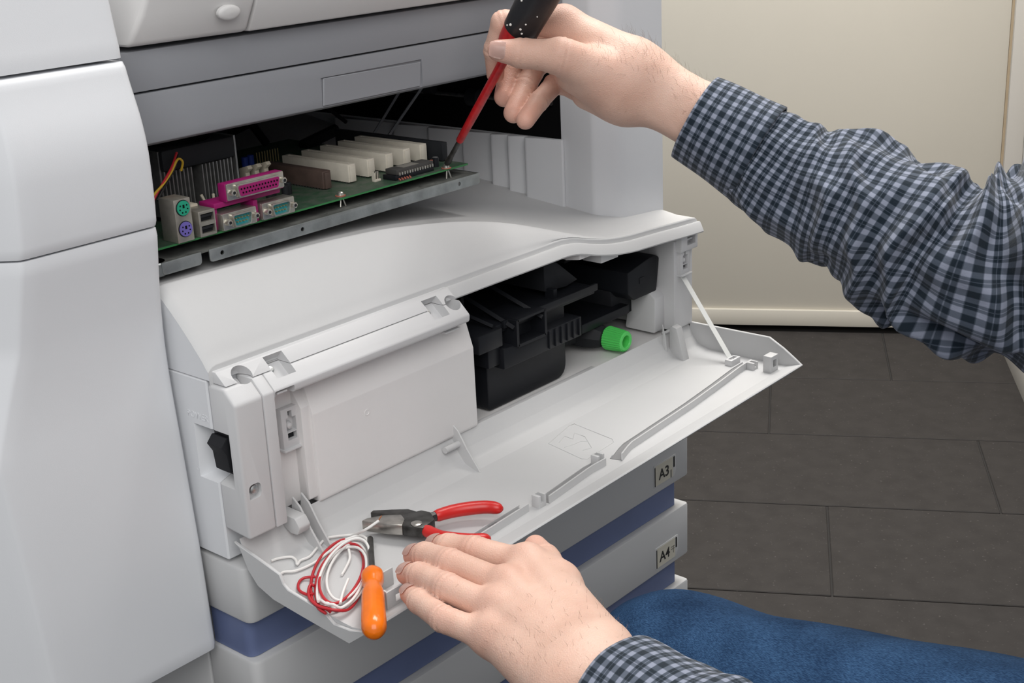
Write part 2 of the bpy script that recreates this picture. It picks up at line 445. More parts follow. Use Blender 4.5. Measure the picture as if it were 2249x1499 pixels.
# left and right skirts
for row in (V[-1],):
    low = [bm.verts.new((v.co.x, v.co.y, 0.7162 if row is V[0] else min(v.co.z-0.004, 0.704))) for v in row]
    for i in range(len(row)-1):
        bm.faces.new((row[i], row[i+1], low[i+1], low[i]))
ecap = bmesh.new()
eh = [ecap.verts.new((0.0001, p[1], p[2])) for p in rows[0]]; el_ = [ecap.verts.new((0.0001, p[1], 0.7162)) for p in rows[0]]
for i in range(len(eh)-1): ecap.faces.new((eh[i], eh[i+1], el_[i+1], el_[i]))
tcov = part('top_cover', bm, 'plastic_door', None, None, 50)
part('cover_end_lit', ecap, 'plastic_cool', tcov)  # same plastic as the cover; paler colour paints in light on this side
# bright lip that follows the cover edge over the toner bay
lp = []
for i in range(61):
    x = 0.226+(0.5695-0.226)*i/60
    gy, gz = sm(x, GX, GY, .006)-0.0038, sm(x, GX, GZ, .006)-0.0042
    lp.append([(x, gy+0.010, gz-0.002), (x, gy+0.0015, gz), (x, gy, gz-0.0012), (x, gy-0.0038, gz-0.0092), (x, gy-0.0030, gz-0.0105), (x, gy+0.03, gz-0.0105), (x, gy+0.03, gz-0.002)])
bm, V = grid(lp, None, close_v=True); bm.faces.new(V[0]); bm.faces.new(V[-1])
part('cover_lip', bm, 'plastic_door', None, None, 40)

# --- right column and ribbed inner wall
cp = rounded([(0.57, 0.033), (0.507, 0.037), (0.489, 0.058), (0.4855, 0.088), (0.4855, 0.56), (0.57, 0.56)], [0.003, 0.02, 0.01, 0.0, 0, 0], 6)
colm = part('corner_column', prism(cp, 'z', 0.706, 1.06), 'plastic_column')
wz = 0.7895
for k, (ya, yb) in enumerate([(0.0885, 0.131), (0.1315, 0.153), (0.1535, 0.175), (0.1755, 0.213), (0.2135, 0.26), (0.2605, 0.31), (0.3105, 0.40)]):
    b = prism(rounded([(0.479+0.003, ya), (0.479-0.005, yb), (0.4853, yb), (0.4853, ya)], [0.002, 0.004, 0, 0], 4), 'z', 0.695, wz-0.001*k*0.3, 0.0008)
    part('rib_panel', b, 'plastic_column', colm)
# dark slot above the wall
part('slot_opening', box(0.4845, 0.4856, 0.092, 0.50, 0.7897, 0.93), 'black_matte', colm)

# --- upper unit above the bay
up0 = part('upper_unit', prism([(0.0865, 0.866), (0.0855, 0.8725), (0.0850, 0.9005), (0.56, 0.9005), (0.56, 0.862), (0.1, 0.862)], 'x', 0.012, 0.4852, 0.0008), 'plastic_grey')
part('upper_strip', box(0.012, 0.4852, 0.0852, 0.56, 0.9020, 0.9290, 0.0006), 'plastic_grey', up0)
pc = [onY(x, y, 0.0852) for x, y in ((711, 172), (925, 136), (922, 165), (709, 208))]
bmq = bmesh.new()
pc[2][2] = pc[3][2] = 0.8672
q0 = [bmq.verts.new((p[0], 0.0853, p[2])) for p in pc]; q1 = [bmq.verts.new((p[0], 0.0870, p[2])) for p in pc]
bmq.faces.new(q0); bmq.faces.new(q1)
for k in range(4): bmq.faces.new((q0[k], q0[(k+1) % 4], q1[(k+1) % 4], q1[k]))
bevel(bmq, 0.0005, 1)
carve(up0, [box(pc[3][0]-0.0006, pc[1][0]+0.0006, 0.08, 0.0868, 0.86, pc[0][2]+0.0006)])
ppn = part('access_plate', bmq, 'plastic_grey', up0)

# --- scanner above
sc_l = onY(283, 116, 0.074)
scan = part('scanner_unit', prism([(0.075, 0.9325), (0.062, 0.955), (0.048, 1.06), (0.56, 1.06), (0.56, 0.9325)], 'x', 0.115, 0.5705, 0.0015), 'plastic_scanner')
bmq = bmesh.new()
x0 = 0.012
P_ = [(0.114, 0.075, 0.9325), (0.114, 0.062, 0.955), (0.114, 0.048, 1.06), (0.114, 0.5, 1.06), (0.114, 0.5, 0.9325)]
Q_ = [(x0+0.004, 0.080, 0.9325), (x0+0.012, 0.072, 0.952), (x0+0.055, 0.055, 1.06), (x0+0.055, 0.5, 1.06), (x0, 0.5, 0.9325)]
a_ = [bmq.verts.new(p) for p in P_]; b_ = [bmq.verts.new(p) for p in Q_]
bmq.faces.new(a_); bmq.faces.new(list(reversed(b_)))
for k in range(5): bmq.faces.new((a_[k], b_[k], b_[(k+1) % 5], a_[(k+1) % 5]))
bevel(bmq, 0.004, 3)
part('end_cap', bmq, 'plastic_scanner', scan)

# --- side tower on the left
TP = [(0.5015, 0.0381), (0.5813, 0.0407), (0.654, 0.0455), (0.717, 0.05), (0.7505, 0.0497), (0.7749, 0.0475), (0.7962, 0.0445), (0.8206, 0.0404), (0.8521, 0.0384), (0.8836, 0.0389), (0.9283, 0.0534), (0.9659, 0.0594), (1.0706, 0.0744)]
TZ, TY = [p[0] for p in TP], [p[1] for p in TP]
def tower(name, z0, z1, n, dy=0.0, m='plastic_cool'):
    rows = []
    for i in range(n+1):
        z = z0+(z1-z0)*i/n
        y = sum(interp(z+d, TZ, TY)*k for d, k in ((-.014, .2), (-.007, .2), (0, .2), (.007, .2), (.014, .2)))+dy
        xr = interp(z, [0.5015, 0.5381, 0.6946, 0.7627, 0.8196, 0.9283], [-0.1331, -0.1331, -0.139, -0.1126, -0.1045, -0.0985])
        e = min(z-z0, z1-z); ez = 0.0014*max(0, 1-e/0.0015)
        row = [(-0.004, 0.52, z), (-0.004, y+0.004+ez, z), (-0.0047, y+0.0014+ez, z), (-0.0064, y+0.0003+ez, z), (-0.010, y+ez, z)]
        row += [(-0.010+(xr+0.014+0.010)*k/5, y+ez, z) for k in range(1, 6)]
        row += [(xr+0.003, y+0.0002+ez, z), (xr+0.0008, y+0.0009+ez, z), (xr-0.0008, y+0.0022+ez, z), (xr-0.006, y+0.0085+ez, z), (xr-0.05, y+0.062+ez, z), (xr-0.2, y+0.20+ez, z), (xr-0.2, 0.52, z)]
        rows.append(row)
    bm, V = grid(rows, None, close_v=True)
    bm.faces.new(V[0]); bm.faces.new(V[-1])
    return bm
def zlist(): pass
tw = part('side_tower', tower('a', 0.5015, 0.8202, 60), 'plastic_cool', None, None, 60)
part('tower_panel', tower('b', 0.8215, 0.9279, 30), 'plastic_cool', tw, None, 60)
part('tower_top', tower('c', 0.9302, 1.07, 24, 0.001), 'plastic_cool', tw, None, 60)

# --- cavity behind the circuit board
cav = part('bay_back', box(0.0, 0.4845, 0.47, 0.48, 0.70, 0.93), 'black_matte')
part('bay_side', box(0.0005, 0.006, 0.12, 0.47, 0.775, 0.90), 'black_matte', cav)

# ================================================================== FRONT DOOR (folded down)
fd = part('front_door', bmesh.new(), 'plastic_door')
def tilt(bm):
    for v in bm.verts:
        v.co.z += 0.009*(v.co.x/0.57)*min(1.2, max(0, -v.co.y/0.12))
    return bm
inner = [(0.004, 0.599), (-0.003, 0.587), (-0.010, 0.5785), (-0.022, 0.5745), (-0.060, 0.5715), (-0.100, 0.5685), (-0.108, 0.5682), (-0.1225, 0.5712)]
outer = [(-0.1240, 0.5700), (-0.106, 0.5560), (-0.060, 0.5600), (-0.03, 0.5630), (-0.014, 0.5685), (-0.005, 0.578), (0.002, 0.593)]
rows = []
prof = rounded(inner+outer, [0, .004, .008, .008, 0, 0, .003, 0.0006, 0.0006, 0.006, 0, 0, .006, .006, 0], 4)
for i in range(25):
    x = 0.0025+0.565*i/24; rows.append([(x, p[0], p[1]) for p in prof])
bm, V = grid(rows, None, close_v=True); bm.faces.new(V[0]); bm.faces.new(V[-1])
fl = part('door_panel', tilt(bm), 'plastic_door', fd, None, 30)
lw = [(0.0083, 0.5965), (-0.020, 0.5905), (-0.0396, 0.5860), (-0.0425, 0.5795), (-0.047, 0.5765), (-0.078, 0.5725), (-0.083, 0.5715), (-0.092, 0.5660), (-0.108, 0.5670), (-0.1225, 0.5712)]+outer
part('door_end', tilt(prism(lw, 'x', 0.0, 0.0026, 0.0005, 1)), 'plastic_door', fd)
rw = [(0.002, 0.6005), (-0.0882, 0.5945), (-0.104, 0.5850), (-0.115, 0.577), (-0.1225, 0.5712)]+outer
part('door_end', tilt(prism(rw, 'x', 0.5672, 0.570, 0.0005, 1)), 'plastic_door', fd)

# --- door hardware: rails, slots, clips, hinges, straps
def dz(x, y): return 0.009*(x/0.57)*min(1.2, max(0, -y/0.12))
def fz(x, y):
    """inner floor height of the open door"""
    return interp(-y, [-.004, .003, .010, .022, .060, .100, .108, .1225], [.599, .587, .5785, .5745, .5715, .5685, .5682, .5712])+dz(x, y)
def ribbon(pts, h, th, m, name, parent, up0=0.0, label=None):
    """upright thin wall along pts (x,y), standing on the door floor"""
    rows = []
    for i, p in enumerate(pts):
        a = np.array(pts[max(i-1, 0)]); b = np.array(pts[min(i+1, len(pts)-1)]); t = (b-a)/np.linalg.norm(b-a); n = np.array([-t[1], t[0]])*th/2
        hh = h[i] if isinstance(h, (list, tuple)) else h
        z = fz(p[0], p[1])+up0
        rows.append([(p[0]+n[0], p[1]+n[1], z-0.001), (p[0]-n[0], p[1]-n[1], z-0.001), (p[0]-n[0], p[1]-n[1], z+hh), (p[0]+n[0], p[1]+n[1], z+hh)])
    bm, V = grid(rows, None, close_v=True); bm.faces.new(V[0]); bm.faces.new(V[-1])
    return part(name, bm, m, parent, label)
def strip(pts, w, m, name, parent, lift=0.0006):
    rows = []
    for i, p in enumerate(pts):
        a = np.array(pts[max(i-1, 0)]); b = np.array(pts[min(i+1, len(pts)-1)]); t = (b-a)/np.linalg.norm(b-a); n = np.array([-t[1], t[0]])
        z = fz(p[0], p[1])+lift
        q = np.array(p)
        rows.append([(*(q+n*w), z), (*q, z), (*q, z-0.002), (*(q+n*w), z-0.002)])
    bm, V = grid(rows, None, close_v=True); bm.faces.new(V[0]); bm.faces.new(V[-1])
    return part(name, bm, m, parent)
def flo(px, py, z=0.575): p = onZ(px, py, z); return (p[0], p[1])
railpx = [(1035, 1183), (1160, 1107)], [(1206, 1090), (1300, 1026), (1330, 1010)], [(1366, 1000), (1378, 985), (1388, 975), (1450, 935), (1520, 890), (1580, 848), (1625, 815), (1650, 800)]
for seg_ in railpx:
    P = [flo(x, y, 0.5770) for x, y in seg_]
    n_ = 0.0105
    ribbon(P, 0.0065, 0.0013, 'plastic_door', 'rail', fd)
    back = [(p[0]+0.001, p[1]+n_) for p in P]
    strip(P, n_, 'slot_shade', 'slot', fd)  # dark strip on the door floor paints the shade of a deep slot
    ribbon(back, 0.0015, 0.0012, 'plastic_door', 'rail', fd)
# clips between the rail segments
for (x, y, h) in ((1183, 1095, 0.010), (1312, 1008, 0.009), (1652, 806, 0.007)):
    p = flo(x, y, 0.577); z = fz(*p)
    cl = part('clip', box(p[0]-0.0045, p[0]+0.0045, p[1]-0.004, p[1]+0.0035, z-0.001, z+h, 0.0005), 'plastic_door', fd)
    carve(cl, [box(p[0]-0.002, p[0]+0.002, p[1]-0.01, p[1]+0.0022, z+h*0.35, z+h+0.002)])
p = flo(1693, 797, 0.583); z = fz(*p)
cl = part('latch_box', box(p[0]-0.007, p[0]+0.006, p[1]-0.0045, p[1]+0.0045, z-0.001, z+0.016, 0.0006), 'plastic_door', fd)
carve(cl, [box(p[0]-0.0035, p[0]+0.0028, p[1]-0.01, p[1]+0.003, z+0.005, z+0.012)])
# U-shaped bracket by the fingertips
ux, uy = flo(852, 1330, 0.572); uz = fz(ux, uy)
br = part('bracket', box(ux-0.001, ux+0.030, uy-0.0008, uy+0.0008, uz-0.001, uz+0.013, 0.0003), 'plastic_door', fd)
part('bracket_wall', box(ux-0.001, ux+0.0006, uy, uy+0.022, uz-0.001, uz+0.0135, 0.0003), 'plastic_door', br)
part('bracket_wall', box(ux+0.0006, ux+0.026, uy+0.0205, uy+0.022, uz-0.001, uz+0.0135, 0.0003), 'plastic_door', br)
carve(br, [box(ux+0.007, ux+0.013, uy-0.01, uy+0.01, uz+0.003, uz+0.008)])
# hinge arms
def hinge(x0, w, name, tall=0.03):
    pr = [(0.006, 0.600), (0.004, 0.612), (-0.004, 0.606), (-0.013, 0.592), (-0.0265, fz(x0, -0.0265)), (-0.023, fz(x0, -0.023)-0.001), (-0.004, fz(x0, -0.012)-0.001)]
    return part(name, prism(pr, 'x', x0, x0+w, 0.0004, 1), 'plastic_door', fd)
hinge(0.052, 0.0016, 'hinge_arm'); hinge(0.0605, 0.0016, 'hinge_arm')
hk = prism(rounded([(0.010, 0.604), (-0.012, 0.6035), (-0.0165, 0.597), (-0.0135, 0.591), (-0.006, 0.5905), (0.010, 0.598)], 0.003, 3), 'x', 0.040, 0.0505, 0.0008)
part('hinge_foot', hk, 'plastic_door', blockB)
sp_ = prism([(0.004, 0.600), (0.010, 0.600), (0.012, 0.630), (0.0095, 0.632)], 'x', 0.0445, 0.0465, 0.0004)
part('hinge_fin', sp_, 'plastic_door', blockB)
# middle hinge under the inner cover
hinge(0.2205, 0.0015, 'hinge_arm'); 
part('hinge_pin', lathe([(0.0028, 0), (0.0028, 0.018)], (0.2045, -0.0035, 0.5945), (1, 0, 0), 12), 'plastic_door', fd)
# right hinge fin and hook
hx = onZ(1508, 790, 0.578)
fin_ = prism([(-0.004, 0.576), (-0.004, 0.6075), (-0.0065, 0.6095), (-0.012, 0.608), (-0.0205, 0.576)], 'x', hx[0]-0.001, hx[0]+0.0085, 0.0005)
part('hinge_arm', fin_, 'plastic_door', fd)
part('hinge_spike', prism([(0.0, 0.578), (0.0, 0.612), (-0.003, 0.600), (-0.006, 0.578)], 'x', hx[0]-0.0075, hx[0]-0.006, 0.0003), 'plastic_door', fd)
hkp = onY(1488, 742, -0.004)
part('hook', tube(smooth_curve([(hkp[0]-0.012, 0.006, hkp[2]+0.006), (hkp[0]-0.004, 0.0, hkp[2]+0.008), (hkp[0]+0.001, -0.005, hkp[2]+0.002), (hkp[0]-0.001, -0.006, hkp[2]-0.006), (hkp[0]-0.006, -0.004, hkp[2]-0.008)], 4), 0.0017, 8), 'plastic_door', fd)
# moulded guide lines on the inside of the door
def emboss(pxs, name, closed=False, r=0.00035):
    pts = []
    for x, y in pxs:
        p = flo(x, y, 0.573); pts.append((p[0], p[1], fz(*p)+0.0001))
    if closed: pts.append(pts[0])
    return part(name, tube(pts, r, 5), 'plastic_door', fl)
emboss([(1205, 978), (1250, 940), (1262, 936), (1345, 966), (1348, 972), (1290, 1008), (1278, 1008)], 'moulded_mark', True)
emboss([(1228, 975), (1240, 962), (1258, 968), (1262, 955), (1285, 962), (1300, 985), (1280, 990)], 'moulded_mark')
emboss([(1240, 985), (1262, 978), (1275, 972), (1292, 972)], 'moulded_mark')
emboss([(905+14*math.cos(t/10*2*math.pi), 1050+11*math.sin(t/10*2*math.pi)) for t in range(10)], 'moulded_mark', True)

# --- right pillar of the toner bay
PXL = 0.5380
pil = part('front_pillar', prism(rounded([(0.0, 0.599), (0.0, 0.690), (0.03, 0.690), (0.03, 0.599)], [0.002, 0.002, 0, 0], 3), 'x', PXL, 0.5692, 0.0008), 'plastic')
part('side_panel', box(0.5605, 0.57, 0.03, 0.60, 0.579, 0.704, 0.001), 'plastic')
wp = [(0.030, 0.599), (0.030, 0.690), (0.11, 0.690), (0.11, 0.655), (0.072, 0.648), (0.060, 0.636), (0.055, 0.624), (0.048, 0.622), (0.040, 0.599)]
part('bay_wall', prism([(0.004, 0.599), (0.004, 0.69), (0.14, 0.69), (0.14, 0.599)], 'x', 0.540, 0.5604, 0.0004), 'plastic', pil)
part('bay_rib', prism(rounded([(0.012, 0.599), (0.012, 0.634), (0.026, 0.645), (0.038, 0.640), (0.044, 0.622), (0.048, 0.599)], 0.002, 2), 'x', 0.522, 0.5398, 0.0008), 'plastic', pil)
hb = part('corner_block', prism(rounded([(-0.0062, 0.6775), (-0.0062, 0.6978), (0.03, 0.7000), (0.03, 0.682)], [0.002, 0, 0, 0], 3), 'x', 0.5415, 0.5697, 0.0006), 'plastic')
carve(hb, [box(0.5515, 0.5655, -0.02, 0.008, 0.6835, 0.6935)])
part('block_tab', box(0.5535, 0.5635, -0.004, 0.01, 0.6875, 0.6893), 'plastic', hb)
def receptacle(cx, cz, y, w, h, parent, owner):
    fr = part('catch_plate', box(cx-w/2, cx+w/2, y-0.0035, y+0.002, cz-h/2, cz+h/2, 0.0006), 'plastic', parent)
    carve(fr, [box(cx-w*.22, cx+w*.28, y-0.01, y+0.0015, cz-h*.30, cz-h*.12), box(cx-w*.25, cx+w*.3, y-0.01, y+0.0010, cz-h*.10, cz+h*.25), box(cx-w*.12, cx+w*.1, y-0.01, y+0.0015, cz+h*.25, cz+h*.42)])
    part('catch_slot', merge(box(cx-w*.21, cx+w*.27, y+0.0002, y+0.0012, cz-h*.29, cz-h*.13), box(cx-w*.11, cx+w*.09, y+0.0002, y+0.0012, cz+h*.26, cz+h*.41)), 'black_soft', fr)
    part('catch_ball', lathe([(0, -0.0040), (0.0022, -0.003), (0.0034, 0.0), (0.0034, 0.001)], (cx, y+0.0008, cz+h*.03), (0, 1, 0), 14), 'plastic', fr)
    part('catch_ledge', box(cx-w*.58, cx+w*.58, y-0.006, y+0.002, cz-h*.54, cz-h*.48, 0.0005), 'plastic', fr)
    return fr
c = onY(637, 937, 0.010); receptacle(c[0], c[2], 0.0122, 0.0165, 0.031, icov, None)
c = onY(1503, 573, -0.003); receptacle(c[0], c[2], -0.0005, 0.0155, 0.0255, pil, None)
# --- toner bay interior
bay = part('bay_box', box(0.2506, 0.5398, 0.125, 0.135, 0.595, 0.7015), 'black_matte')
part('bay_box_top', box(0.2506, 0.40, 0.125, 0.135, 0.7016, 0.714), 'black_matte', bay)
part('bay_roof', box(0.2506, 0.40, 0.024, 0.125, 0.708, 0.713), 'black_matte', bay)
part('bay_roof', box(0.40, 0.5398, 0.024, 0.125, 0.6985, 0.7015), 'black_matte', bay)
part('bay_cheek', box(0.2506, 0.2535, 0.012, 0.125, 0.5955, 0.708), 'black_matte', bay)
part('bay_floor', box(0.2536, 0.5398, 0.008, 0.125, 0.5900, 0.5953), 'plastic_warm', bay)
part('floor_lip', box(0.2507, 0.42, 0.004, 0.0125, 0.5895, 0.5972, 0.0008), 'plastic', bay)
# drum and waste toner unit
du = part('drum_unit', bmesh.new(), 'black_plastic', None, 'black drum and waste toner unit')
x0, x1 = 0.283, 0.390
wb = rounded([(x0, 0.5965), (x1, 0.5965), (x1, 0.668), (x0, 0.668)], [0.004, 0.014, 0.002, 0.002], 6)
part('waste_box', prism(wb, 'y', 0.018, 0.110, 0.0012, 2), 'black_plastic', du)
c1 = onY(1115, 808, 0.006); c2 = onY(1278, 735, 0.006); c3 = onY(1278, 693, 0.006)
band = part('waste_band', box(c1[0]-0.004, c2[0], 0.006, 0.05, c2[2]-0.0005, c3[2], 0.0010), 'black_plastic', du)
for k in range(6):
    xx = c2[0]-0.004-0.0085*k
    part('rib', box(xx-0.0011, xx+0.0011, 0.0045, 0.0065, c2[2]+0.001, c3[2]-0.001, 0.0004), 'black_plastic', du)
b1 = onY(1080, 790, 0.012)
part('band_step', box(0.277, c1[0]-0.0035, 0.010, 0.05, c2[2]+0.004, 0.668, 0.001), 'black_plastic', du)
# carrying frame on top
def bar3(p, q, r, name='frame_bar', m='black_plastic', parent=None): return part(name, tube([p, q], r, 4), m, parent or du)
k1 = [onY(x, y, 0.004) for x, y in ((1135, 737), (1135, 760), (1195, 727), (1195, 692))]
part('frame_window', merge(merge(box(k1[0][0]-0.002, k1[0][0]+0.001, 0.002, 0.04, k1[1][2], k1[0][2]+0.014), box(k1[2][0]-0.001, k1[2][0]+0.002, 0.002, 0.04, k1[1][2], k1[0][2]+0.014)), merge(box(k1[0][0], k1[2][0], 0.002, 0.04, k1[1][2]-0.001, k1[1][2]+0.0015), box(k1[0][0], k1[2][0], 0.002, 0.04, k1[0][2]+0.0125, k1[0][2]+0.0145))), 'black_plastic', du)
lg = [onY(x, y, 0.012) for x, y in ((1000, 735), (1200, 690), (1310, 638), (1305, 612), (1190, 650))]
part('ledge', box(0.262, lg[2][0], 0.014, 0.10, lg[2][2]-0.003, lg[2][2]+0.0045, 0.001), 'black_plastic', du)
part('ledge_rim', box(0.300, lg[2][0]+0.001, 0.011, 0.0145, lg[2][2]+0.0005, lg[2][2]+0.0070, 0.0006), 'black_plastic', du)
part('ledge_foot', box(0.262, 0.292, 0.006, 0.10, 0.656, 0.672, 0.001), 'black_plastic', du)
bar3((0.305, 0.004, 0.668), (0.300, 0.060, 0.690), 0.0024); bar3((0.341, 0.003, 0.668), (0.330, 0.065, 0.695), 0.0024)
bar3((0.285, 0.010, 0.674), (0.275, 0.07, 0.690), 0.002)
t_ = [onY(x, y, 0.03) for x, y in ((1193, 640), (1190, 585), (1212, 570), (1265, 612), (1240, 628))]
part('deflector', prism([(p[0], p[2]) for p in t_], 'y', 0.028, 0.08, 0.0006), 'black_soft', du)
part('support_post', box(0.378, 0.383, 0.02, 0.03, 0.655, 0.68), 'black_plastic', du)
# toner bottle housing on the right
tp_ = [onY(x, y, 0.018) for x, y in ((1379, 600), (1380, 647), (1393, 660), (1442, 638), (1449, 564), (1440, 559), (1426, 566))]
tb = part('toner_cartridge', prism([(p[0], p[2]) for p in tp_], 'y', 0.018, 0.115, 0.0015, 2), 'black_plastic')
q = onY(1411, 615, 0.017)
part('grip_mark', box(q[0]-0.004, q[0]+0.004, 0.0172, 0.0182, q[2]-0.003, q[2]+0.003, 0.0003), 'black_soft', tb)
part('toner_duct', prism([(p[0], p[2]) for p in [onY(x, y, 0.04) for x, y in ((1340, 640), (1345, 690), (1355, 697), (1400, 678), (1405, 640))]], 'y', 0.04, 0.11, 0.001), 'black_soft', tb)
# grey elbow with the green knob
KX, KZ = 0.4655, 0.6085
el = part('drive_elbow', lathe([(0.006, -0.002), (0.0105, 0.0), (0.0135, 0.008), (0.0150, 0.016), (0.0150, 0.04)], (KX-0.004, 0.030, KZ+0.0015), (-0.35, 1, 0.15), 8), 'black_soft')
part('elbow_arm', tube([(KX-0.010, 0.055, KZ+0.006), (KX-0.05, 0.06, KZ+0.008)], 0.0125, 8), 'black_soft', el)
part('drive_bracket', box(0.43, 0.505, 0.03, 0.09, KZ+0.013, KZ+0.022, 0.001), 'black_plastic', el)
kb = bmesh.new()
n = 56; rows = []
for d, r in ((0.0, 0.0086), (0.0008, 0.0096), (0.012, 0.0106), (0.021, 0.0112), (0.0225, 0.0104)):
    rows.append([(KX+(r+(0.00045 if k % 2 else -0.00025)*(0 < d < 0.0225))*math.cos(2*math.pi*k/n), 0.0055+d, KZ+(r+(0.00045 if k % 2 else -0.00025)*(0 < d < 0.0225))*math.sin(2*math.pi*k/n)) for k in range(n)])
_, V = grid(rows, kb, close_v=True); kb.faces.new(V[-1])
hole = [[(KX+r*math.cos(2*math.pi*k/n), 0.0055+d, KZ+r*math.sin(2*math.pi*k/n)) for k in range(n)] for r, d in ((0.0062, 0.0), (0.0058, 0.0008), (0.0056, 0.012))]
_, W = grid(hole, kb, close_v=True); kb.faces.new(W[-1])
for k in range(n): kb.faces.new((V[0][k], V[0][(k+1) % n], W[0][(k+1) % n], W[0][k]))
part('green_knob', kb, 'green_knob', el, 'bright green ribbed release knob', 25)
# bracket with screw under the lip
bk = [onY(x, y, 0.012) for x, y in ((1295, 540), (1348, 545), (1352, 566), (1330, 556))]
lb = part('lip_bracket', box(bk[0][0]+0.012, bk[1][0]+0.002, 0.0085, 0.03, bk[2][2]+0.0015, bk[0][2], 0.0006), 'plastic')
part('lip_web', prism([(0.008, 0.712), (0.06, 0.712), (0.06, 0.704), (0.03, 0.700), (0.008, 0.7035)], 'x', bk[0][0]-0.02, bk[0][0]+0.012, 0.0005), 'plastic_warm', lb)
s_ = onY(1334, 552, 0.0075)
part('screw', lathe([(0, -0.001), (0.0022, -0.0006), (0.003, 0.0), (0.003, 0.004)], (s_[0], 0.0082, s_[2]), (0, 1, 0), 12), 'metal', lb)
# holding strap from pillar to door
s0 = onY(1493, 605, -0.001); s1 = flo(1607, 792, 0.5785)
zz = fz(*s1)
rows = []
for t in (0, 0.33, 0.66, 1):
    p0 = np.array([s0[0]+0.003, -0.002, s0[2]]); p1 = np.array([s1[0], s1[1], zz+0.003]); q = p0+(p1-p0)*t
    rows.append([(q[0]-0.0035, q[1], q[2]), (q[0]+0.0035, q[1], q[2]), (q[0]+0.0035, q[1]+0.0009, q[2]+0.0006), (q[0]-0.0035, q[1]+0.0009, q[2]+0.0006)])
bm, V = grid(rows, None, close_v=True); bm.faces.new(V[0]); bm.faces.new(V[-1])
part('holding_strap', bm, 'strap', fd, 'translucent white door strap')
sh = part('strap_holder', box(s1[0]-0.008, s1[0]+0.008, s1[1]-0.005, s1[1]+0.003, zz-0.001, zz+0.006, 0.0008), 'plastic', fd)
carve(sh, [box(s1[0]-0.0055, s1[0]+0.0055, s1[1]-0.003, s1[1]+0.001, zz+0.002, zz+0.01)])

# --- labels on the drawers
mat('label_paper', (0.60, 0.57, 0.48), 0.6, var=0.03, scale=60)
mat('ink', (0.015, 0.014, 0.013), 0.6)
mat('ink_grey', (0.20, 0.19, 0.17), 0.6)
for di, (px0, px1, pyt, pyb), s in ((1, (1437, 1476, 1008, 1062), 'A3'), (2, (1441, 1481, 1183, 1243), 'A4')):
    a = onY(px0, pyb if di == 1 else pyb, 0); b = onY(px1, (pyt+pyb)/2-14, 0)
    ca, cb = a[0], b[0]
    zc = onY((px0+px1)/2, (pyt+pyb)/2, 0)[2]; hh = 0.0108; wv = (cb-ca)
    lab = part('label_holder', prism(rounded([(ca-0.0012, zc-hh-0.0015), (cb+0.0035, zc-hh-0.0015), (cb+0.006, zc-hh+0.006), (cb+0.006, zc+hh+0.0012), (ca-0.0012, zc+hh+0.0012)], [0.001, 0.003, 0.001, 0.001, 0.001], 3), 'y', -0.0008, 0.002, 0.0003), 'plastic_drawer', drawers[di])
    part('paper_label', box(ca+0.0006, cb, -0.0011, 0.0, zc-hh, zc+hh), 'label_paper', drawers[di])
    part('side_notch', box(ca-0.0004, ca+0.0006, -0.0013, 0.0, zc-hh, zc+hh*0.9), 'ink', drawers[di])
    part('side_notch', box(cb+0.0012, cb+0.0032, -0.0013, 0.0, zc-hh*0.1, zc+hh*0.95), 'ink', drawers[di])
    text_mesh(s, 0.0155, ((ca+cb)/2-(0.0 if di == 1 else 0.0025), -0.00125, zc-0.001), (1, 0, 0), (0, 0, 1), 0.0001, 'ink', 'lettering', drawers[di], 0.00025).matrix_parent_inverse.identity()
    if di == 2:
        part('size_symbol', merge(box(cb-0.0075, cb-0.0015, -0.0014, -0.0011, zc-0.0005, zc+0.0004), merge(box(cb-0.0075, cb-0.0015, -0.0014, -0.0011, zc+0.0022, zc+0.0030), box(cb-0.0035, cb-0.0028, -0.0014, -0.0011, zc-0.005, zc+0.003))), 'ink_grey', drawers[di])
    else:
        part('label_clip', box(cb-0.0045, cb-0.0025, -0.0013, -0.001, zc-hh, zc-hh*0.2), 'ink_grey', drawers[di])

# --- oval button on the scanner
ob = onP(505, 28, (0.2, 0.062, 0.955), (0, -0.99, -0.132))
bt = lathe([(0.0, 0.0016), (0.006, 0.0014), (0.0085, 0.0006), (0.0095, -0.0004), (0.0095, -0.003)], (0, 0, 0), (0, 0, 1), 28)
nn = np.array([0, -0.991, -0.132]); uu = np.array([0, -0.132, 0.991])
bmesh.ops.transform(bt, matrix=Matrix(((1.0, 0, 0, ob[0]), (0, uu[1]*0.55, nn[1], ob[1]), (0, uu[2]*0.55, nn[2], ob[2]), (0, 0, 0, 1))), verts=bt.verts)
part('button', bt, 'plastic_scanner', scan, 'oval push button')

# --- dark machinery glimpsed behind the circuit board
mc = part('bay_machinery', prism([(0.36, 0.795), (0.335, 0.86), (0.46, 0.86), (0.46, 0.795)], 'x', 0.02, 0.30, 0.002), 'black_soft')
a, b = onY(600, 240, 0.25), onY(780, 300, 0.25)
def bar_px(p, q, Y, r, name, m): return part(name, tube([onY(*p, Y), onY(*q, Y)], r, 8), m, mc)
bar_px((540, 255), (585, 315), 0.28, 0.004, 'machine_bar', 'black_matte')
bar_px((665, 320), (738, 285), 0.26, 0.006, 'machine_bar', 'black_matte')
bar_px((700, 222), (760, 268), 0.28, 0.002, 'machine_bar', 'black_matte')
for p, q in (((884, 190), (822, 292)), ((936, 178), (852, 300))):
    part('guide_strip', tube([onX(*p, 0.44), onX(*q, 0.44)], 0.0017, 4), 'plastic_grey', mc)
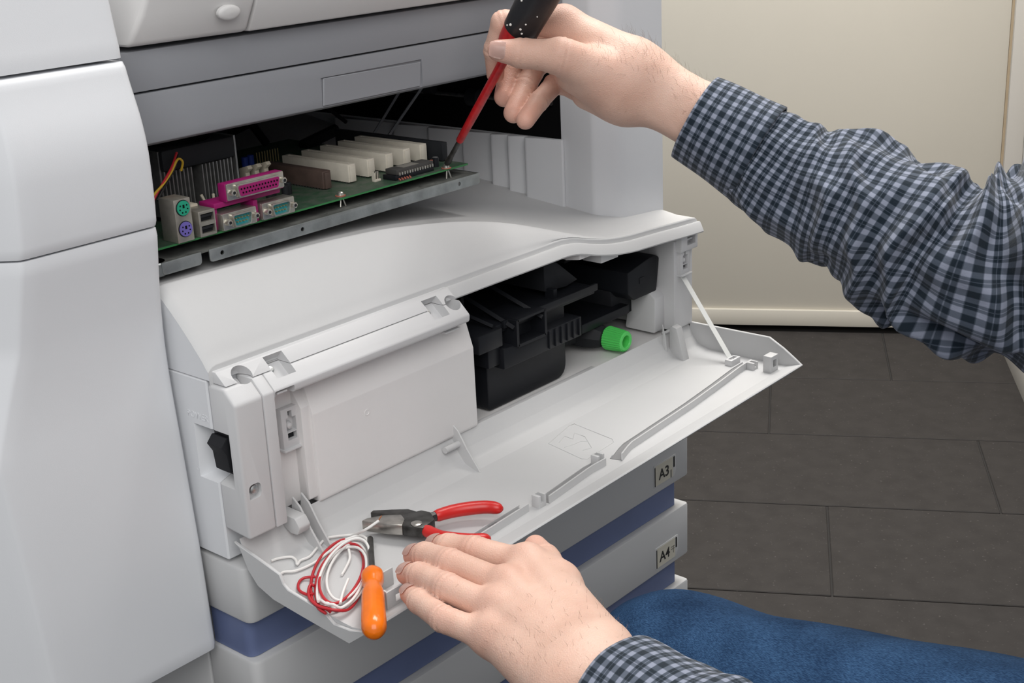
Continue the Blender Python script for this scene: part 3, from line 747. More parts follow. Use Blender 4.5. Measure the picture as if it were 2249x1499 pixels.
# rollers in the side slot
for yy, zz in ((0.13, 0.825), (0.19, 0.822), (0.25, 0.83)):
    part('roller', lathe([(0.006, 0), (0.009, 0.001), (0.009, 0.015), (0.006, 0.016)], (0.4838, yy, zz), (0, 1, 0), 16), 'black_soft', colm)
part('roller_shaft', lathe([(0.002, 0), (0.002, 0.3)], (0.4830, 0.1, 0.823), (0, 1, 0), 8), 'metal_dark', colm)

# ================================================================== CIRCUIT BOARD ON ITS METAL TRAY
def thing(name, loc, label, cat, group=None):
    e = empty(name, loc); tag(e, label, cat, group); return e
def sub(root, name, bm, m, parent=None, label=None, ang=35):
    o = obj(name, bm, m, None, ang)
    if parent is None:
        o.parent = root; o.matrix_parent_inverse = Matrix.Translation(-Vector(root.location))
    else:
        o.parent = parent
    if label: o['label'] = label
    return o
def galv(name, c, rough):
    m = mat(name, c, rough, 0.85, var=0.18, scale=55, bump=0.15, bscale=500); return m
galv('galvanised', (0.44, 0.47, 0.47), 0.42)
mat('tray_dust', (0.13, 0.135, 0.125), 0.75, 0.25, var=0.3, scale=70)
tray = thing('metal_tray', (0.17, 0.19, 0.786), 'galvanised sheet metal tray carrying the circuit board in the copier', 'metal tray')
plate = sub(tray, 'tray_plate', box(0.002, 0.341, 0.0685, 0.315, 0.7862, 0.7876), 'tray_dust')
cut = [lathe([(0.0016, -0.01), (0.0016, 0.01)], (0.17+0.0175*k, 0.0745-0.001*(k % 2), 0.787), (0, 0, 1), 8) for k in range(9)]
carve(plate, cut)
fl1 = sub(tray, 'front_flange', prism(rounded([(0.0525, 0.7782), (0.341, 0.7782), (0.341, 0.7876), (0.0525, 0.7876)], [0.003, 0.002, 0, 0], 3), 'y', 0.0672, 0.0686, 0.0004), 'galvanised')
carve(fl1, [lathe([(0.0017, -0.02), (0.0017, 0.02)], (x, 0.068, 0.7830), (0, 1, 0), 14) for x in (0.0635, 0.1395, 0.3150)])
sub(tray, 'front_flange', prism(rounded([(0.012, 0.7786), (0.0455, 0.7786), (0.0455, 0.7876), (0.012, 0.7876)], [0.003, 0.003, 0, 0], 3), 'y', 0.0672, 0.0686, 0.0004), 'galvanised')
sub(tray, 'rolled_corner', lathe([(0.009, 0), (0.010, 0.001), (0.010, 0.0088), (0.009, 0.0098)], (0.011, 0.0775, 0.7778), (0, 0, 1), 20), 'galvanised')
sub(tray, 'side_flange', box(0.3398, 0.3412, 0.0690, 0.31, 0.7792, 0.7876), 'galvanised')

mat('pcb', (0.024, 0.068, 0.036), 0.45, var=0.25, scale=130, bump=0.2, bscale=900, col2=(0.075, 0.09, 0.072))
mat('pcb_edge', (0.035, 0.20, 0.06), 0.5)
mat('slot_white', (0.62, 0.575, 0.49), 0.6, var=0.05, scale=120)
mat('slot_brown', (0.085, 0.055, 0.045), 0.6, var=0.15, scale=90)
mat('connector_metal', (0.48, 0.455, 0.40), 0.38, 0.75, var=0.1, scale=150)
mat('connector_tin', (0.62, 0.60, 0.54), 0.3, 0.85, var=0.1, scale=150)
mat('magenta', (0.30, 0.008, 0.125), 0.45, var=0.06)
mat('teal', (0.02, 0.26, 0.30), 0.45, var=0.06)
mat('ps2_green', (0.015, 0.33, 0.20), 0.45); mat('ps2_purple', (0.15, 0.12, 0.42), 0.45)
mat('gold', (0.55, 0.45, 0.22), 0.35, 0.8)
mat('alu', (0.36, 0.36, 0.355), 0.42, 0.8, var=0.12, scale=150)
mat('chip_grey', (0.05, 0.048, 0.046), 0.6, var=0.1, scale=90)
mat('wire_yellow', (0.60, 0.38, 0.03), 0.45); mat('wire_red', (0.50, 0.02, 0.03), 0.4, var=0.05); mat('wire_white', (0.80, 0.79, 0.77), 0.4, var=0.03); mat('wire_black', (0.012, 0.012, 0.012), 0.5)
mat('cap_blue', (0.02, 0.05, 0.30), 0.4); mat('cream', (0.55, 0.50, 0.40), 0.55)
mat('copper_red', (0.42, 0.12, 0.08), 0.5)
ZB = 0.7962
board = thing('circuit_board', (0.17, 0.19, ZB-0.0016), 'green computer main board with expansion slots, held on the metal tray', 'circuit board')
def bp_(name, bm, m, parent=None, label=None): return sub(board, name, bm, m, parent, label)
bp_('board', box(0.014, 0.3355, 0.0752, 0.31, ZB-0.0016, ZB), 'pcb')
bp_('board_edge', box(0.0142, 0.3353, 0.0750, 0.0760, ZB-0.0015, ZB-0.0002), 'pcb_edge')
YC = 0.0722
def disc(name, c, r, m, parent, d=0.0005): return bp_(name, lathe([(r, 0), (r, d)], c, (0, 1, 0), 20), m, parent)
# keyboard and mouse sockets
ps = bp_('keyboard_mouse_socket', box(0.0312, 0.0452, YC, 0.0900, ZB, ZB+0.0308, 0.0005), 'connector_metal')
for z, m in ((0.8205, 'ps2_green'), (0.8055, 'ps2_purple')):
    bp_('socket_ring', lathe([(0.0058, -0.0002), (0.0058, 0.002)], (0.0382, YC-0.0002, z), (0, 1, 0), 24), 'black_soft', ps)
    s = bp_('socket_face', lathe([(0.0052, -0.0012), (0.0052, 0.002)], (0.0382, YC, z), (0, 1, 0), 24), m, ps)
    hl = bmesh.new()
    for k in range(7):
        if k == 6: continue
        a_ = math.radians(-90+(k-2.5)*50)
        lathe([(0.0006, 0), (0.0006, 0.0006)], (0.0382+0.0033*math.cos(a_), YC-0.0015, z+0.0033*math.sin(a_)), (0, 1, 0), 6, hl)
    box(0.0375, 0.0389, YC-0.0015, YC-0.0009, z+0.0002, z+0.0024, bm=hl)
    bp_('pin_holes', hl, 'black_matte', ps)
# usb sockets
ub = bp_('usb_socket', box(0.0505, 0.0650, YC, 0.0905, ZB, ZB+0.0185, 0.0004), 'connector_metal')
carve(ub, [box(0.0522, 0.0635, YC-0.01, YC+0.012, ZB+a0, ZB+a0+0.0056) for a0 in (0.0022, 0.0108)])
for a0 in (0.0022, 0.0108):
    bp_('socket_lining', box(0.0523, 0.0634, YC+0.003, YC+0.0118, ZB+a0+0.0001, ZB+a0+0.0055), 'black_plastic', ub)
    bp_('socket_tongue', box(0.053, 0.0628, YC+0.0008, YC+0.0035, ZB+a0+0.003, ZB+a0+0.0048), 'black_soft', ub)
bp_('usb_housing', box(0.0470, 0.0645, 0.0906, 0.102, ZB, ZB+0.020, 0.0006), 'cream')
# parallel port
lpt = bp_('parallel_port', box(0.0765, 0.1303, YC+0.0008, 0.0815, ZB+0.0200, ZB+0.0332, 0.0006), 'magenta')
bp_('port_shelf', box(0.0685, 0.1300, 0.0775, 0.0950, ZB+0.0160, ZB+0.0200, 0.0005), 'magenta', lpt)
bp_('port_foot', box(0.0685, 0.0720, 0.0790, 0.0950, ZB, ZB+0.0160, 0.0004), 'magenta', lpt)
bp_('port_foot', box(0.1015, 0.1055, 0.0745, 0.0900, ZB, ZB+0.0160, 0.0004), 'magenta', lpt)
def dshape(cx, cz, w, h, sl): return rounded([(cx-w/2, cz+h/2), (cx+w/2, cz+h/2), (cx+w/2-sl, cz-h/2), (cx-w/2+sl, cz-h/2)], 0.0016, 4)
def dport(cx, cz, w, h, dw, dh, m, rows, root, gold=False, female=True):
    sh = bp_('port_shell', prism(rounded([(cx-w/2, cz-h/2), (cx+w/2, cz-h/2), (cx+w/2, cz+h/2), (cx-w/2, cz+h/2)], 0.001, 2), 'y', YC-0.0004, YC+0.0008, 0.0003), 'connector_tin', root)
    rim = prism(dshape(cx, cz, dw+0.002, dh+0.002, 0.0018), 'y', YC-0.0042, YC-0.0002, 0.0003)
    bp_('port_rim', rim, 'connector_tin', sh)
    if not female: carve(bpy.data.objects[[o.name for o in sh.children][-1]], [prism(dshape(cx, cz, dw, dh, 0.0018), 'y', YC-0.01, YC-0.0008)])
    ins = bp_('port_insert', prism(dshape(cx, cz, dw, dh, 0.0018), 'y', (YC-0.0046 if female else YC-0.0012), YC-0.0004), m, sh)
    hb_ = bmesh.new()
    for zr_, cnt in rows:
        for k in range(cnt):
            x = cx+(k-(cnt-1)/2)*0.00277
            if female: lathe([(0.0007, 0), (0.0007, 0.0004)], (x, YC-0.0050, cz+zr_), (0, 1, 0), 6, hb_)
            else: lathe([(0.0001, 0), (0.0005, 0.0006), (0.0005, 0.003)], (x, YC-0.0040, cz+zr_), (0, 1, 0), 6, hb_)
    bp_('contacts', hb_, 'black_matte' if female else 'gold', sh)
    for s in (-1, 1):
        nut = lathe([(0.0014, -0.0052), (0.0024, -0.0048), (0.0024, -0.0002)], (cx+s*(w/2-0.0030), YC, cz), (0, 1, 0), 6)
        nt_ = bp_('hex_nut', nut, 'connector_tin', sh)
        bp_('nut_hole', lathe([(0.0012, 0), (0.0012, 0.0004)], (cx+s*(w/2-0.0030), YC-0.0055, cz), (0, 1, 0), 8), 'black_soft', sh)
dport(0.1035, ZB+0.0270, 0.0530, 0.0122, 0.0385, 0.0078, 'magenta', ((0.0014, 13), (-0.0014, 12)), lpt)
for cx in (0.0860, 0.1225):
    sp1 = bp_('serial_port', box(cx-0.0155, cx+0.0155, YC+0.0008, 0.0845, ZB, ZB+0.0124, 0.0005), 'connector_tin')
    dport(cx, ZB+0.0064, 0.0308, 0.0124, 0.0165, 0.0078, 'teal', ((0.0014, 5), (-0.0014, 4)), sp1, female=False)
# slots
SLX = [0.2310, 0.2540, 0.2770, 0.2995, 0.3215]
for i, x in enumerate(SLX):
    y0 = 0.1075+0.0016*i
    s = bp_('expansion_slot', box(x-0.0044, x+0.0040, y0, y0+0.082, ZB+0.0008, ZB+0.0155, 0.0004), 'slot_white')
    carve(s, [box(x-0.0011, x+0.0009, y0+0.004, y0+0.078, ZB+0.006, ZB+0.02)])
    bp_('slot_key', box(x-0.0032, x+0.0030, y0-0.0012, y0+0.001, ZB+0.0012, ZB+0.0142, 0.0003), 'slot_white', s)
    pn = bmesh.new()
    for k in range(22): box(x-0.0048, x-0.0043, y0+0.003+0.0035*k, y0+0.0042+0.0035*k, ZB, ZB+0.0012, bm=pn)
    bp_('slot_pins', pn, 'metal_dark', s)
s = bp_('graphics_slot', box(0.1995, 0.2085, 0.1085, 0.182, ZB+0.0008, ZB+0.0150, 0.0005), 'slot_brown')
bp_('slot_key', box(0.2010, 0.2070, 0.1068, 0.1090, ZB+0.0008, ZB+0.0138, 0.0003), 'slot_brown', s)
pn = bmesh.new()
for k in range(20): box(0.1990, 0.1996, 0.111+0.0035*k, 0.1122+0.0035*k, ZB, ZB+0.0012, bm=pn)
bp_('slot_pins', pn, 'metal_dark', s)
bp_('long_slot', box(0.3290, 0.3355, 0.0985, 0.235, ZB+0.0006, ZB+0.0165, 0.0005), 'black_soft')
# memory chip in its socket
ck = bp_('chip_socket', box(0.2530, 0.2985, 0.0800, 0.0950, ZB, ZB+0.0040, 0.0003), 'black_plastic')
bp_('chip', box(0.2555, 0.2990, 0.0808, 0.0942, ZB+0.0042, ZB+0.0085, 0.0004), 'chip_grey', ck)
pn = bmesh.new()
for k in range(14): box(0.2575+0.0030*k, 0.2586+0.0030*k, 0.0796, 0.0809, ZB+0.0038, ZB+0.0062, bm=pn)
bp_('chip_pins', pn, 'connector_tin', ck)
bp_('chip_sticker', box(0.266, 0.284, 0.083, 0.092, ZB+0.0085, ZB+0.0087), 'ink_grey', ck)
# fixing screws
for x, y in ((0.1930, 0.0815), (0.3110, 0.0775)):
    s = bp_('fixing_screw', lathe([(0.0, 0.0034), (0.0018, 0.0033), (0.0026, 0.0026), (0.0027, 0.0012), (0.0034, 0.0010), (0.0034, 0.0003)], (x, y, ZB), (0, 0, 1), 16), 'connector_tin')
    bp_('washer', lathe([(0.0042, 0), (0.0042, 0.0006)], (x, y, ZB), (0, 0, 1), 18), 'copper_red', s)
    for dx in (-0.0022, 0.0022):
        bp_('standoff_clip', tube([(x+dx*0.4, y-0.001, ZB-0.0016), (x+dx*1.3, y-0.002, 0.7878)], 0.0007, 6), 'connector_tin', s)
# fan header, capacitors, resistor row
h = bp_('fan_header', box(0.2415, 0.2485, 0.0925, 0.0960, ZB, ZB+0.0018, 0.0002), 'slot_white')
bp_('header_wall', box(0.2415, 0.2422, 0.0925, 0.0960, ZB+0.0018, ZB+0.0075), 'slot_white', h)
bp_('header_wall', box(0.2455, 0.2485, 0.0948, 0.0960, ZB+0.0018, ZB+0.0075), 'slot_white', h)
for k in range(3): bp_('header_pin', box(0.2430+0.002*k-0.0002, 0.2430+0.002*k+0.0002, 0.0936, 0.0940, ZB, ZB+0.009), 'metal_dark', h)
rs = bp_('resistor_row', box(0.2545, 0.2680, 0.0772, 0.0790, ZB, ZB+0.0010), 'chip_grey')
for k in range(5): bp_('resistor', tube([(0.2550+0.003*k, 0.0765, ZB+0.0010), (0.2563+0.003*k, 0.0792, ZB+0.0014)], 0.0007, 6), 'copper_red', rs)
c = bp_('capacitor', lathe([(0.0030, 0), (0.0030, 0.0078), (0.0026, 0.0082)], (0.3110, 0.0900, ZB), (0, 0, 1), 16), 'black_plastic')
bp_('capacitor_top', lathe([(0.0024, 0), (0.0024, 0.0002)], (0.3110, 0.0900, ZB+0.0082), (0, 0, 1), 16), 'alu', c)
bp_('coil', lathe([(0.0014, 0), (0.0014, 0.0070)], (0.3050, 0.0890, ZB), (0, 0, 1), 10), 'copper_red')
for x, y in ((0.222, 0.235), (0.231, 0.238)):
    bp_('capacitor', lathe([(0.003, 0), (0.003, 0.010), (0.0026, 0.0105)], (x, y, ZB), (0, 0, 1), 14), 'cap_blue')
for k in range(9): bp_('jumper_pin', box(0.238+0.003*k, 0.2388+0.003*k, 0.238, 0.2388, ZB, ZB+0.011), 'gold')
for k in range(4): bp_('capacitor', lathe([(0.003, 0), (0.003, 0.009), (0.0026, 0.0095)], (0.152+0.008*k, 0.118+0.006*(k % 2), ZB), (0, 0, 1), 12), 'black_soft')
# memory sockets with white levers
for k in range(3):
    x = 0.158+0.0095*k
    s = bp_('memory_socket', box(x-0.003, x+0.003, 0.150, 0.27, ZB, ZB+0.010, 0.0004), 'black_soft')
    bp_('lever', prism([(0.148, ZB+0.004), (0.150, ZB+0.018), (0.1455, ZB+0.0215), (0.1475, ZB+0.024), (0.158, ZB+0.021), (0.158, ZB+0.004)], 'x', x-0.0022, x+0.0022, 0.0004), 'cream', s)
# heat sink and fan
hs = bp_('heat_sink', box(0.064, 0.131, 0.128, 0.195, ZB+0.004, ZB+0.008), 'alu')
for k in range(19):
    x = 0.0655+0.0034*k
    if k in (8, 9): continue
    bp_('fin', box(x-0.0005, x+0.0005, 0.128, 0.195, ZB+0.008, ZB+(0.038 if k not in (0, 18) else 0.052)), 'alu', hs)
bp_('outer_plate', box(0.0625, 0.0640, 0.130, 0.190, ZB+0.004, ZB+0.0535), 'alu', hs)
bp_('outer_plate', box(0.1310, 0.1326, 0.128, 0.190, ZB+0.004, ZB+0.0545), 'alu', hs)
bp_('spring_clip', tube([(0.094, 0.1265, ZB+0.016), (0.096, 0.125, ZB+0.010), (0.104, 0.125, ZB+0.009), (0.106, 0.1275, ZB+0.014)], 0.0012, 6), 'cream', hs)
fan = bp_('cooling_fan', box(0.0635, 0.1300, 0.126, 0.192, ZB+0.0385, ZB+0.0545, 0.002), 'black_soft', None, 'black square cooling fan')
carve(fan, [lathe([(0.029, -0.05), (0.029, 0.05)], (0.0968, 0.159, ZB+0.045), (0, 0, 1), 28)])
bp_('fan_hub', lathe([(0.012, 0), (0.012, 0.012)], (0.0968, 0.159, ZB+0.040), (0, 0, 1), 20), 'black_plastic', fan)
for k in range(7):
    a_ = 2*math.pi*k/7
    bl = box(0.010, 0.028, -0.006, 0.006, -0.0004, 0.0004)
    bmesh.ops.transform(bl, matrix=Matrix.Translation((0.0968, 0.159, ZB+0.046)) @ Matrix.Rotation(a_, 4, 'Z') @ Matrix.Rotation(0.5, 4, 'X'), verts=bl.verts)
    bp_('fan_blade', bl, 'black_plastic', fan)
def wpath(pxs, Ys, n=6): return smooth_curve([onY(x, y, Y) for (x, y), Y in zip(pxs, Ys)], n)
bp_('fan_lead', tube(wpath([(388, 335), (378, 365), (362, 395), (342, 430), (325, 470)], [0.122, 0.116, 0.112, 0.110, 0.108]), 0.0009, 8), 'wire_red')
bp_('fan_lead', tube(wpath([(398, 375), (401, 355), (390, 350), (376, 378), (358, 405), (335, 432), (318, 470)], [0.120, 0.1175, 0.117, 0.115, 0.111, 0.110, 0.108]), 0.0009, 8), 'wire_yellow')
bp_('fan_lead', tube(wpath([(392, 340), (382, 372), (366, 402), (346, 440)], [0.123, 0.118, 0.114, 0.111]), 0.0009, 8), 'wire_black')

# ================================================================== TOOLS AND WIRES ON THE OPEN DOOR
mat('tool_red', (0.62, 0.018, 0.015), 0.32, var=0.06, scale=60)
mat('driver_red', (0.48, 0.012, 0.016), 0.35, var=0.15, scale=200)
mat('driver_black', (0.014, 0.015, 0.018), 0.45, var=0.1, scale=80, bump=0.1, bscale=600)
mat('orange', (0.88, 0.185, 0.006), 0.22, var=0.06, scale=90)
mat('steel', (0.50, 0.48, 0.45), 0.28, 0.95, var=0.15, scale=140)
mat('steel_dark', (0.10, 0.098, 0.095), 0.40, 0.85, var=0.25, scale=140)
mat('copper', (0.55, 0.22, 0.10), 0.35, 0.8)
mat('paint_speck', (0.85, 0.84, 0.80), 0.6)

# pliers lying on the door
PZ = 0.5830
pl = thing('pliers', tuple(onZ(925, 1150, 0.574)), 'combination pliers with bright red grips lying on the open door', 'pliers')
def flat(pxs, z0, z1, bv=0.0008):
    return prism([tuple(onZ(x, y, (z0+z1)/2)[:2]) for x, y in pxs], 'z', z0, z1, bv, 2)
j1 = sub(pl, 'jaw', flat([(814, 1135), (820, 1130), (858, 1128), (898, 1127), (928, 1136), (934, 1150), (905, 1150), (860, 1141)], PZ-0.0045, PZ+0.0035), 'steel_dark')
j2 = sub(pl, 'jaw', flat([(795, 1154), (806, 1148), (845, 1141), (882, 1140), (890, 1150), (884, 1164), (850, 1162)], PZ-0.004, PZ+0.0045), 'steel')
sub(pl, 'pivot_block', flat([(882, 1141), (926, 1130), (946, 1134), (956, 1150), (930, 1170), (884, 1165)], PZ-0.0045, PZ+0.004, 0.001), 'steel_dark')
pv = onZ(915, 1150, PZ+0.004)
sub(pl, 'rivet', lathe([(0.0042, 0), (0.0042, 0.0008), (0.003, 0.0014), (0, 0.0016)], pv, (0, 0, 1), 20), 'steel')
for pxs, rr_ in (([(930, 1142), (955, 1133)], 0.0038), ([(925, 1156), (945, 1166)], 0.0038)):
    sub(pl, 'shank', tube([onZ(x, y, PZ) for x, y in pxs], rr_, 8), 'steel_dark')
def grip(pxs, zs, r):
    P = smooth_curve([onZ(x, y, z) for (x, y), z in zip(pxs, zs)], 6)
    n = len(P); R = [r*(0.93+0.12*math.sin(math.pi*i/(n-1))) for i in range(n)]
    R[0] *= 0.86; R[-1] *= 0.35; R[-2] *= 0.78; R[-3] *= 0.93
    return sub(pl, 'grip', tube(P, R, 16), 'tool_red', None, 'red rubber grip', 50)
grip([(956, 1133), (990, 1123), (1030, 1116), (1070, 1113), (1104, 1117)], [PZ, PZ, PZ, PZ, PZ], 0.0049)
grip([(934, 1163), (965, 1178), (1000, 1184), (1040, 1186), (1078, 1182)], [PZ, PZ, PZ, PZ-0.001, PZ-0.001], 0.0049)

# stubby orange screwdriver
o0 = onZ(818, 1258, 0.5825); o1 = onZ(822, 1392, 0.5825)
od = thing('stubby_screwdriver', tuple(o0-np.array([0, 0, 0.009])), 'short screwdriver with a shiny orange plastic handle, beside the wire coil', 'screwdriver')
ax = o1-o0; L = np.linalg.norm(ax); ax /= L
hp = [(0.0, 0.0), (0.0055, 0.0004), (0.0074, 0.0018), (0.0080, 0.0045), (0.0079, 0.010), (0.0071, 0.014), (0.0060, 0.0175), (0.0058, 0.0195), (0.0066, 0.0235), (0.0077, 0.029), (0.0082, 0.036), (0.0083, 0.05), (0.0086, 0.060), (0.0086, 0.067), (0.0080, 0.072), (0.0062, 0.0762), (0.0035, L-0.0006), (0.0, L)]
n = 36; x_, y_, z_ = frame_of(ax)
hb_ = bmesh.new(); rows = []
for r, d in hp:
    amp = 0.0005 if 0.027 < d < 0.070 else (0.00035 if 0.001 < d < 0.012 else 0)
    rows.append([o0+z_*d+max(r-amp*(0.5+0.5*math.cos(6*2*math.pi*k/n)), 1e-5)*(math.cos(2*math.pi*k/n)*x_+math.sin(2*math.pi*k/n)*y_) for k in range(n)])
grid(rows, hb_, close_v=True)
sub(od, 'handle', hb_, 'orange', None, None, 60)
sub(od, 'shaft', tube([o0+ax*0.004, onZ(813, 1182, 0.5785)], 0.0022, 10), 'steel_dark')

# wires
def wire(name, rootlabel, paths, m, r, cat, cop=None):
    base = onZ(*paths[0][0][0][:2], 0.574)
    t = thing(name, tuple(base), rootlabel, cat)
    for pxs, lift in paths:
        Q = []
        N = len(pxs)
        for i, pp in enumerate(pxs):
            l = pp[2] if len(pp) > 2 else lift
            p = onZ(pp[0], pp[1], 0.575+l); f = fz(min(max(p[0], 0.003), 0.56), min(max(p[1], -0.1225), 0.003))
            if p[0] < 0.004: f = max(f, 0.5725)
            Q.append((p[0], p[1], f+r+l))
        C_ = smooth_curve(Q, 6)
        sub(t, 'strand', tube(C_, r, 8), m, None, None, 60)
    return t
def loops(cx, cy, specs):
    out = []
    for (a, b, rot, ox, oy, t0, t1, lift) in specs:
        pts = []
        N = 22
        for k in range(N+1):
            th = math.radians(t0+(t1-t0)*k/N)
            u, v = a*math.cos(th), b*math.sin(th)
            wob = 2.0*math.sin(3*th+ox)
            pts.append((cx+ox+(u+wob)*math.cos(rot)-v*math.sin(rot), cy+oy+(u+wob)*math.sin(rot)+v*math.cos(rot), lift*(0.55+0.45*math.sin(th+ox))))
        out.append((pts, lift))
    return out
R1 = math.radians(-58)
red_paths = [([(715, 1342, 0.0002), (700, 1332, 0.0005), (690, 1312, 0.001)], 0)]
red_paths += loops(745, 1258, [(74, 46, R1, 2, 4, 95, 455, 0.0028), (66, 40, R1, 4, -6, 20, 390, 0.0048), (80, 50, R1, -4, 0, 150, 330, 0.0016)])
red_paths += [([(692, 1262, 0.002), (668, 1266, 0.001), (656, 1276, 0.001), (656, 1290, 0.001), (672, 1298, 0.001), (688, 1296, 0.0022)], 0),
              ([(690, 1280, 0.003), (682, 1278, 0.003), (677, 1290, 0.002), (680, 1310, 0.002), (698, 1326, 0.002), (730, 1334, 0.003), (762, 1324, 0.003), (785, 1300, 0.003), (798, 1262, 0.003)], 0)]
wire('red_wire', 'thin red insulated wire wound into the coil', red_paths, 'wire_red', 0.00105, 'wire')
wh = [([(597, 1243, 0.0006), (615, 1236), (640, 1230), (650, 1233), (653, 1240), (660, 1232), (680, 1223), (697, 1207), (715, 1191), (740, 1183), (775, 1175), (800, 1163, 0.011), (832, 1141, 0.0165)], 0.0008),
      ([(614, 1262, 0.0012), (625, 1256), (652, 1252), (690, 1235), (722, 1212), (752, 1190), (785, 1177, 0.002), (805, 1182, 0.003), (812, 1205, 0.003)], 0.0008)]
wh += loops(752, 1255, [(78, 47, R1, 6, -2, 60, 425, 0.0052), (70, 42, R1, 0, 6, 10, 372, 0.0070), (62, 37, R1, 10, -6, 40, 400, 0.0040), (84, 46, R1, 2, 2, 200, 480, 0.0085)])
wh += [([(750, 1256, 0.0006), (760, 1240, 0.001), (768, 1222, 0.002), (766, 1205, 0.003)], 0.001), ([(764, 1262, 0.006), (752, 1290, 0.004), (746, 1312, 0.003)], 0.003)]
ww = wire('white_wire', 'thin white insulated wire wound into the coil, one end reaching the pliers', wh, 'wire_white', 0.00105, 'wire')
e = onZ(832, 1141, 0.591); e2 = onZ(838, 1135, 0.591)
sub(ww, 'bare_end', tube([(e[0], e[1], e[2]), (e2[0], e2[1], e2[2]+0.001)], 0.0005, 6), 'copper')

# red and black screwdriver held on the board screw
T0 = np.array([0.3100, 0.0765, ZB+0.0030]); H0 = at(1131, 88, 1.05)
DX = (H0-T0)/np.linalg.norm(H0-T0)
sd = thing('insulated_screwdriver', tuple(T0), 'red screwdriver with a black handle held upright on the board screw', 'screwdriver')
def s_at(s): return T0+DX*s
sub(sd, 'blade', lathe([(0.0004, 0.0), (0.0023, 0.0015), (0.0029, 0.005), (0.0021, 0.011), (0.0020, 0.031)], T0, DX, 12), 'steel_dark')
sub(sd, 'sleeve', lathe([(0.0027, 0.0285), (0.0032, 0.0295), (0.0036, 0.06), (0.0038, 0.118), (0.0038, 0.121)], T0, DX, 18), 'driver_red', None, 'red insulating sleeve')
sub(sd, 'collar', lathe([(0.0038, 0.119), (0.0075, 0.124), (0.0112, 0.131), (0.0128, 0.139), (0.0135, 0.1505)], T0, DX, 24), 'driver_red')
n = 48; x_, y_, z_ = frame_of(DX); rows = []
for r, d in ((0.0005, 0.1495), (0.0128, 0.1497), (0.0141, 0.1510), (0.0148, 0.158), (0.0155, 0.175), (0.0162, 0.195), (0.0160, 0.225), (0.0150, 0.245), (0.0115, 0.256), (0.0005, 0.2595)):
    rows.append([T0+z_*d+max(r-0.0007*(0.5+0.5*math.cos(6*2*math.pi*k/n))*(0.152 < d < 0.25), 1e-5)*(math.cos(2*math.pi*k/n)*x_+math.sin(2*math.pi*k/n)*y_) for k in range(n)])
hb_, _ = grid(rows, None, close_v=True)
sub(sd, 'handle', hb_, 'driver_black', None, 'black handle with white paint specks', 60)
# dried paint specks on the handle
toc = (CAM-s_at(0.17)); toc -= DX*(toc @ DX); toc /= np.linalg.norm(toc); sidev = np.cross(DX, toc)
for d, ang, r in ((0.157, 0.15, 0.0010), (0.160, -0.02, 0.0013), (0.157, -0.65, 0.0012), (0.166, 0.1, 0.0009), (0.176, 0.42, 0.0005), (0.180, -0.7, 0.0009), (0.154, -0.85, 0.0009)):
    nd = toc*math.cos(ang)-sidev*math.sin(ang)*(-1)
    rr_ = interp(d, [0.151, 0.158, 0.175, 0.195], [0.0141, 0.0148, 0.0155, 0.0162])
    sub(sd, 'paint_speck', lathe([(0, 0.00035), (r*0.7, 0.0003), (r, -0.0004)], s_at(d)+nd*(rr_-0.0002), nd, 7), 'paint_speck')

# ================================================================== PERSON
def rc(P, a, b, r1, r2):
    X, Y, Z = P
    a = np.array(a, np.float32); b = np.array(b, np.float32); ba = b-a; bb = float(ba @ ba)+1e-12
    dx, dy, dz_ = X-a[0], Y-a[1], Z-a[2]
    t = np.clip((dx*ba[0]+dy*ba[1]+dz_*ba[2])/bb, 0, 1)
    return np.sqrt((dx-t*ba[0])**2+(dy-t*ba[1])**2+(dz_-t*ba[2])**2)-(r1+(r2-r1)*t)
def smin(a, b, k):
    h = np.maximum(k-np.abs(a-b), 0)/k
    return np.minimum(a, b)-h*h*k*0.25
def nets(F, org, h):
    """naive surface nets on a sampled distance field"""
    nx, ny, nz = F.shape
    S = F < 0
    cs = (nx-1, ny-1, nz-1)
    acc = np.zeros(cs+(3,), np.float32); cnt = np.zeros(cs, np.float32)
    def sl(o): return tuple(slice(o[i], o[i]+cs[i]) for i in range(3))
    corners = [(i, j, k) for i in (0, 1) for j in (0, 1) for k in (0, 1)]
    for c in corners:
        for ax_ in range(3):
            if c[ax_]: continue
            d = list(c); d[ax_] = 1
            f0, f1 = F[sl(c)], F[sl(d)]
            m = S[sl(c)] != S[sl(d)]
            t = np.where(m, f0/(f0-f1+1e-20), 0)
            for a_ in range(3):
                acc[..., a_] += np.where(m, c[a_]+(t if a_ == ax_ else 0), 0)
            cnt += m
    act = cnt > 0
    idx = -np.ones(cs, np.int64); idx[act] = np.arange(act.sum())
    base = np.argwhere(act).astype(np.float32)
    V = (base+acc[act]/cnt[act][:, None])*h+np.array(org, np.float32)
    faces = []
    for ax_ in range(3):
        o = [1, 1, 1]; o[ax_] = 0
        b_, c_ = [(1, 2), (2, 0), (0, 1)][ax_]
        # edges along ax_ starting at grid node n; the four cells around it
        s0 = [slice(1, -1)]*3; s0[ax_] = slice(0, F.shape[ax_]-1)
        s1 = list(s0); s1[ax_] = slice(1, F.shape[ax_])
        A, B = S[tuple(s0)], S[tuple(s1)]
        m = A != B
        nodes = np.argwhere(m); flip = A[m]
        nodes = nodes+np.array([0 if i == ax_ else 1 for i in range(3)])
        def cell(db, dc):
            q = nodes.copy(); q[:, b_] -= db; q[:, c_] -= dc
            return idx[q[:, 0], q[:, 1], q[:, 2]]
        q = np.stack([cell(1, 1), cell(0, 1), cell(0, 0), cell(1, 0)], 1)
        q[~flip] = q[~flip][:, ::-1]
        faces.append(q)
    return V, np.concatenate(faces)
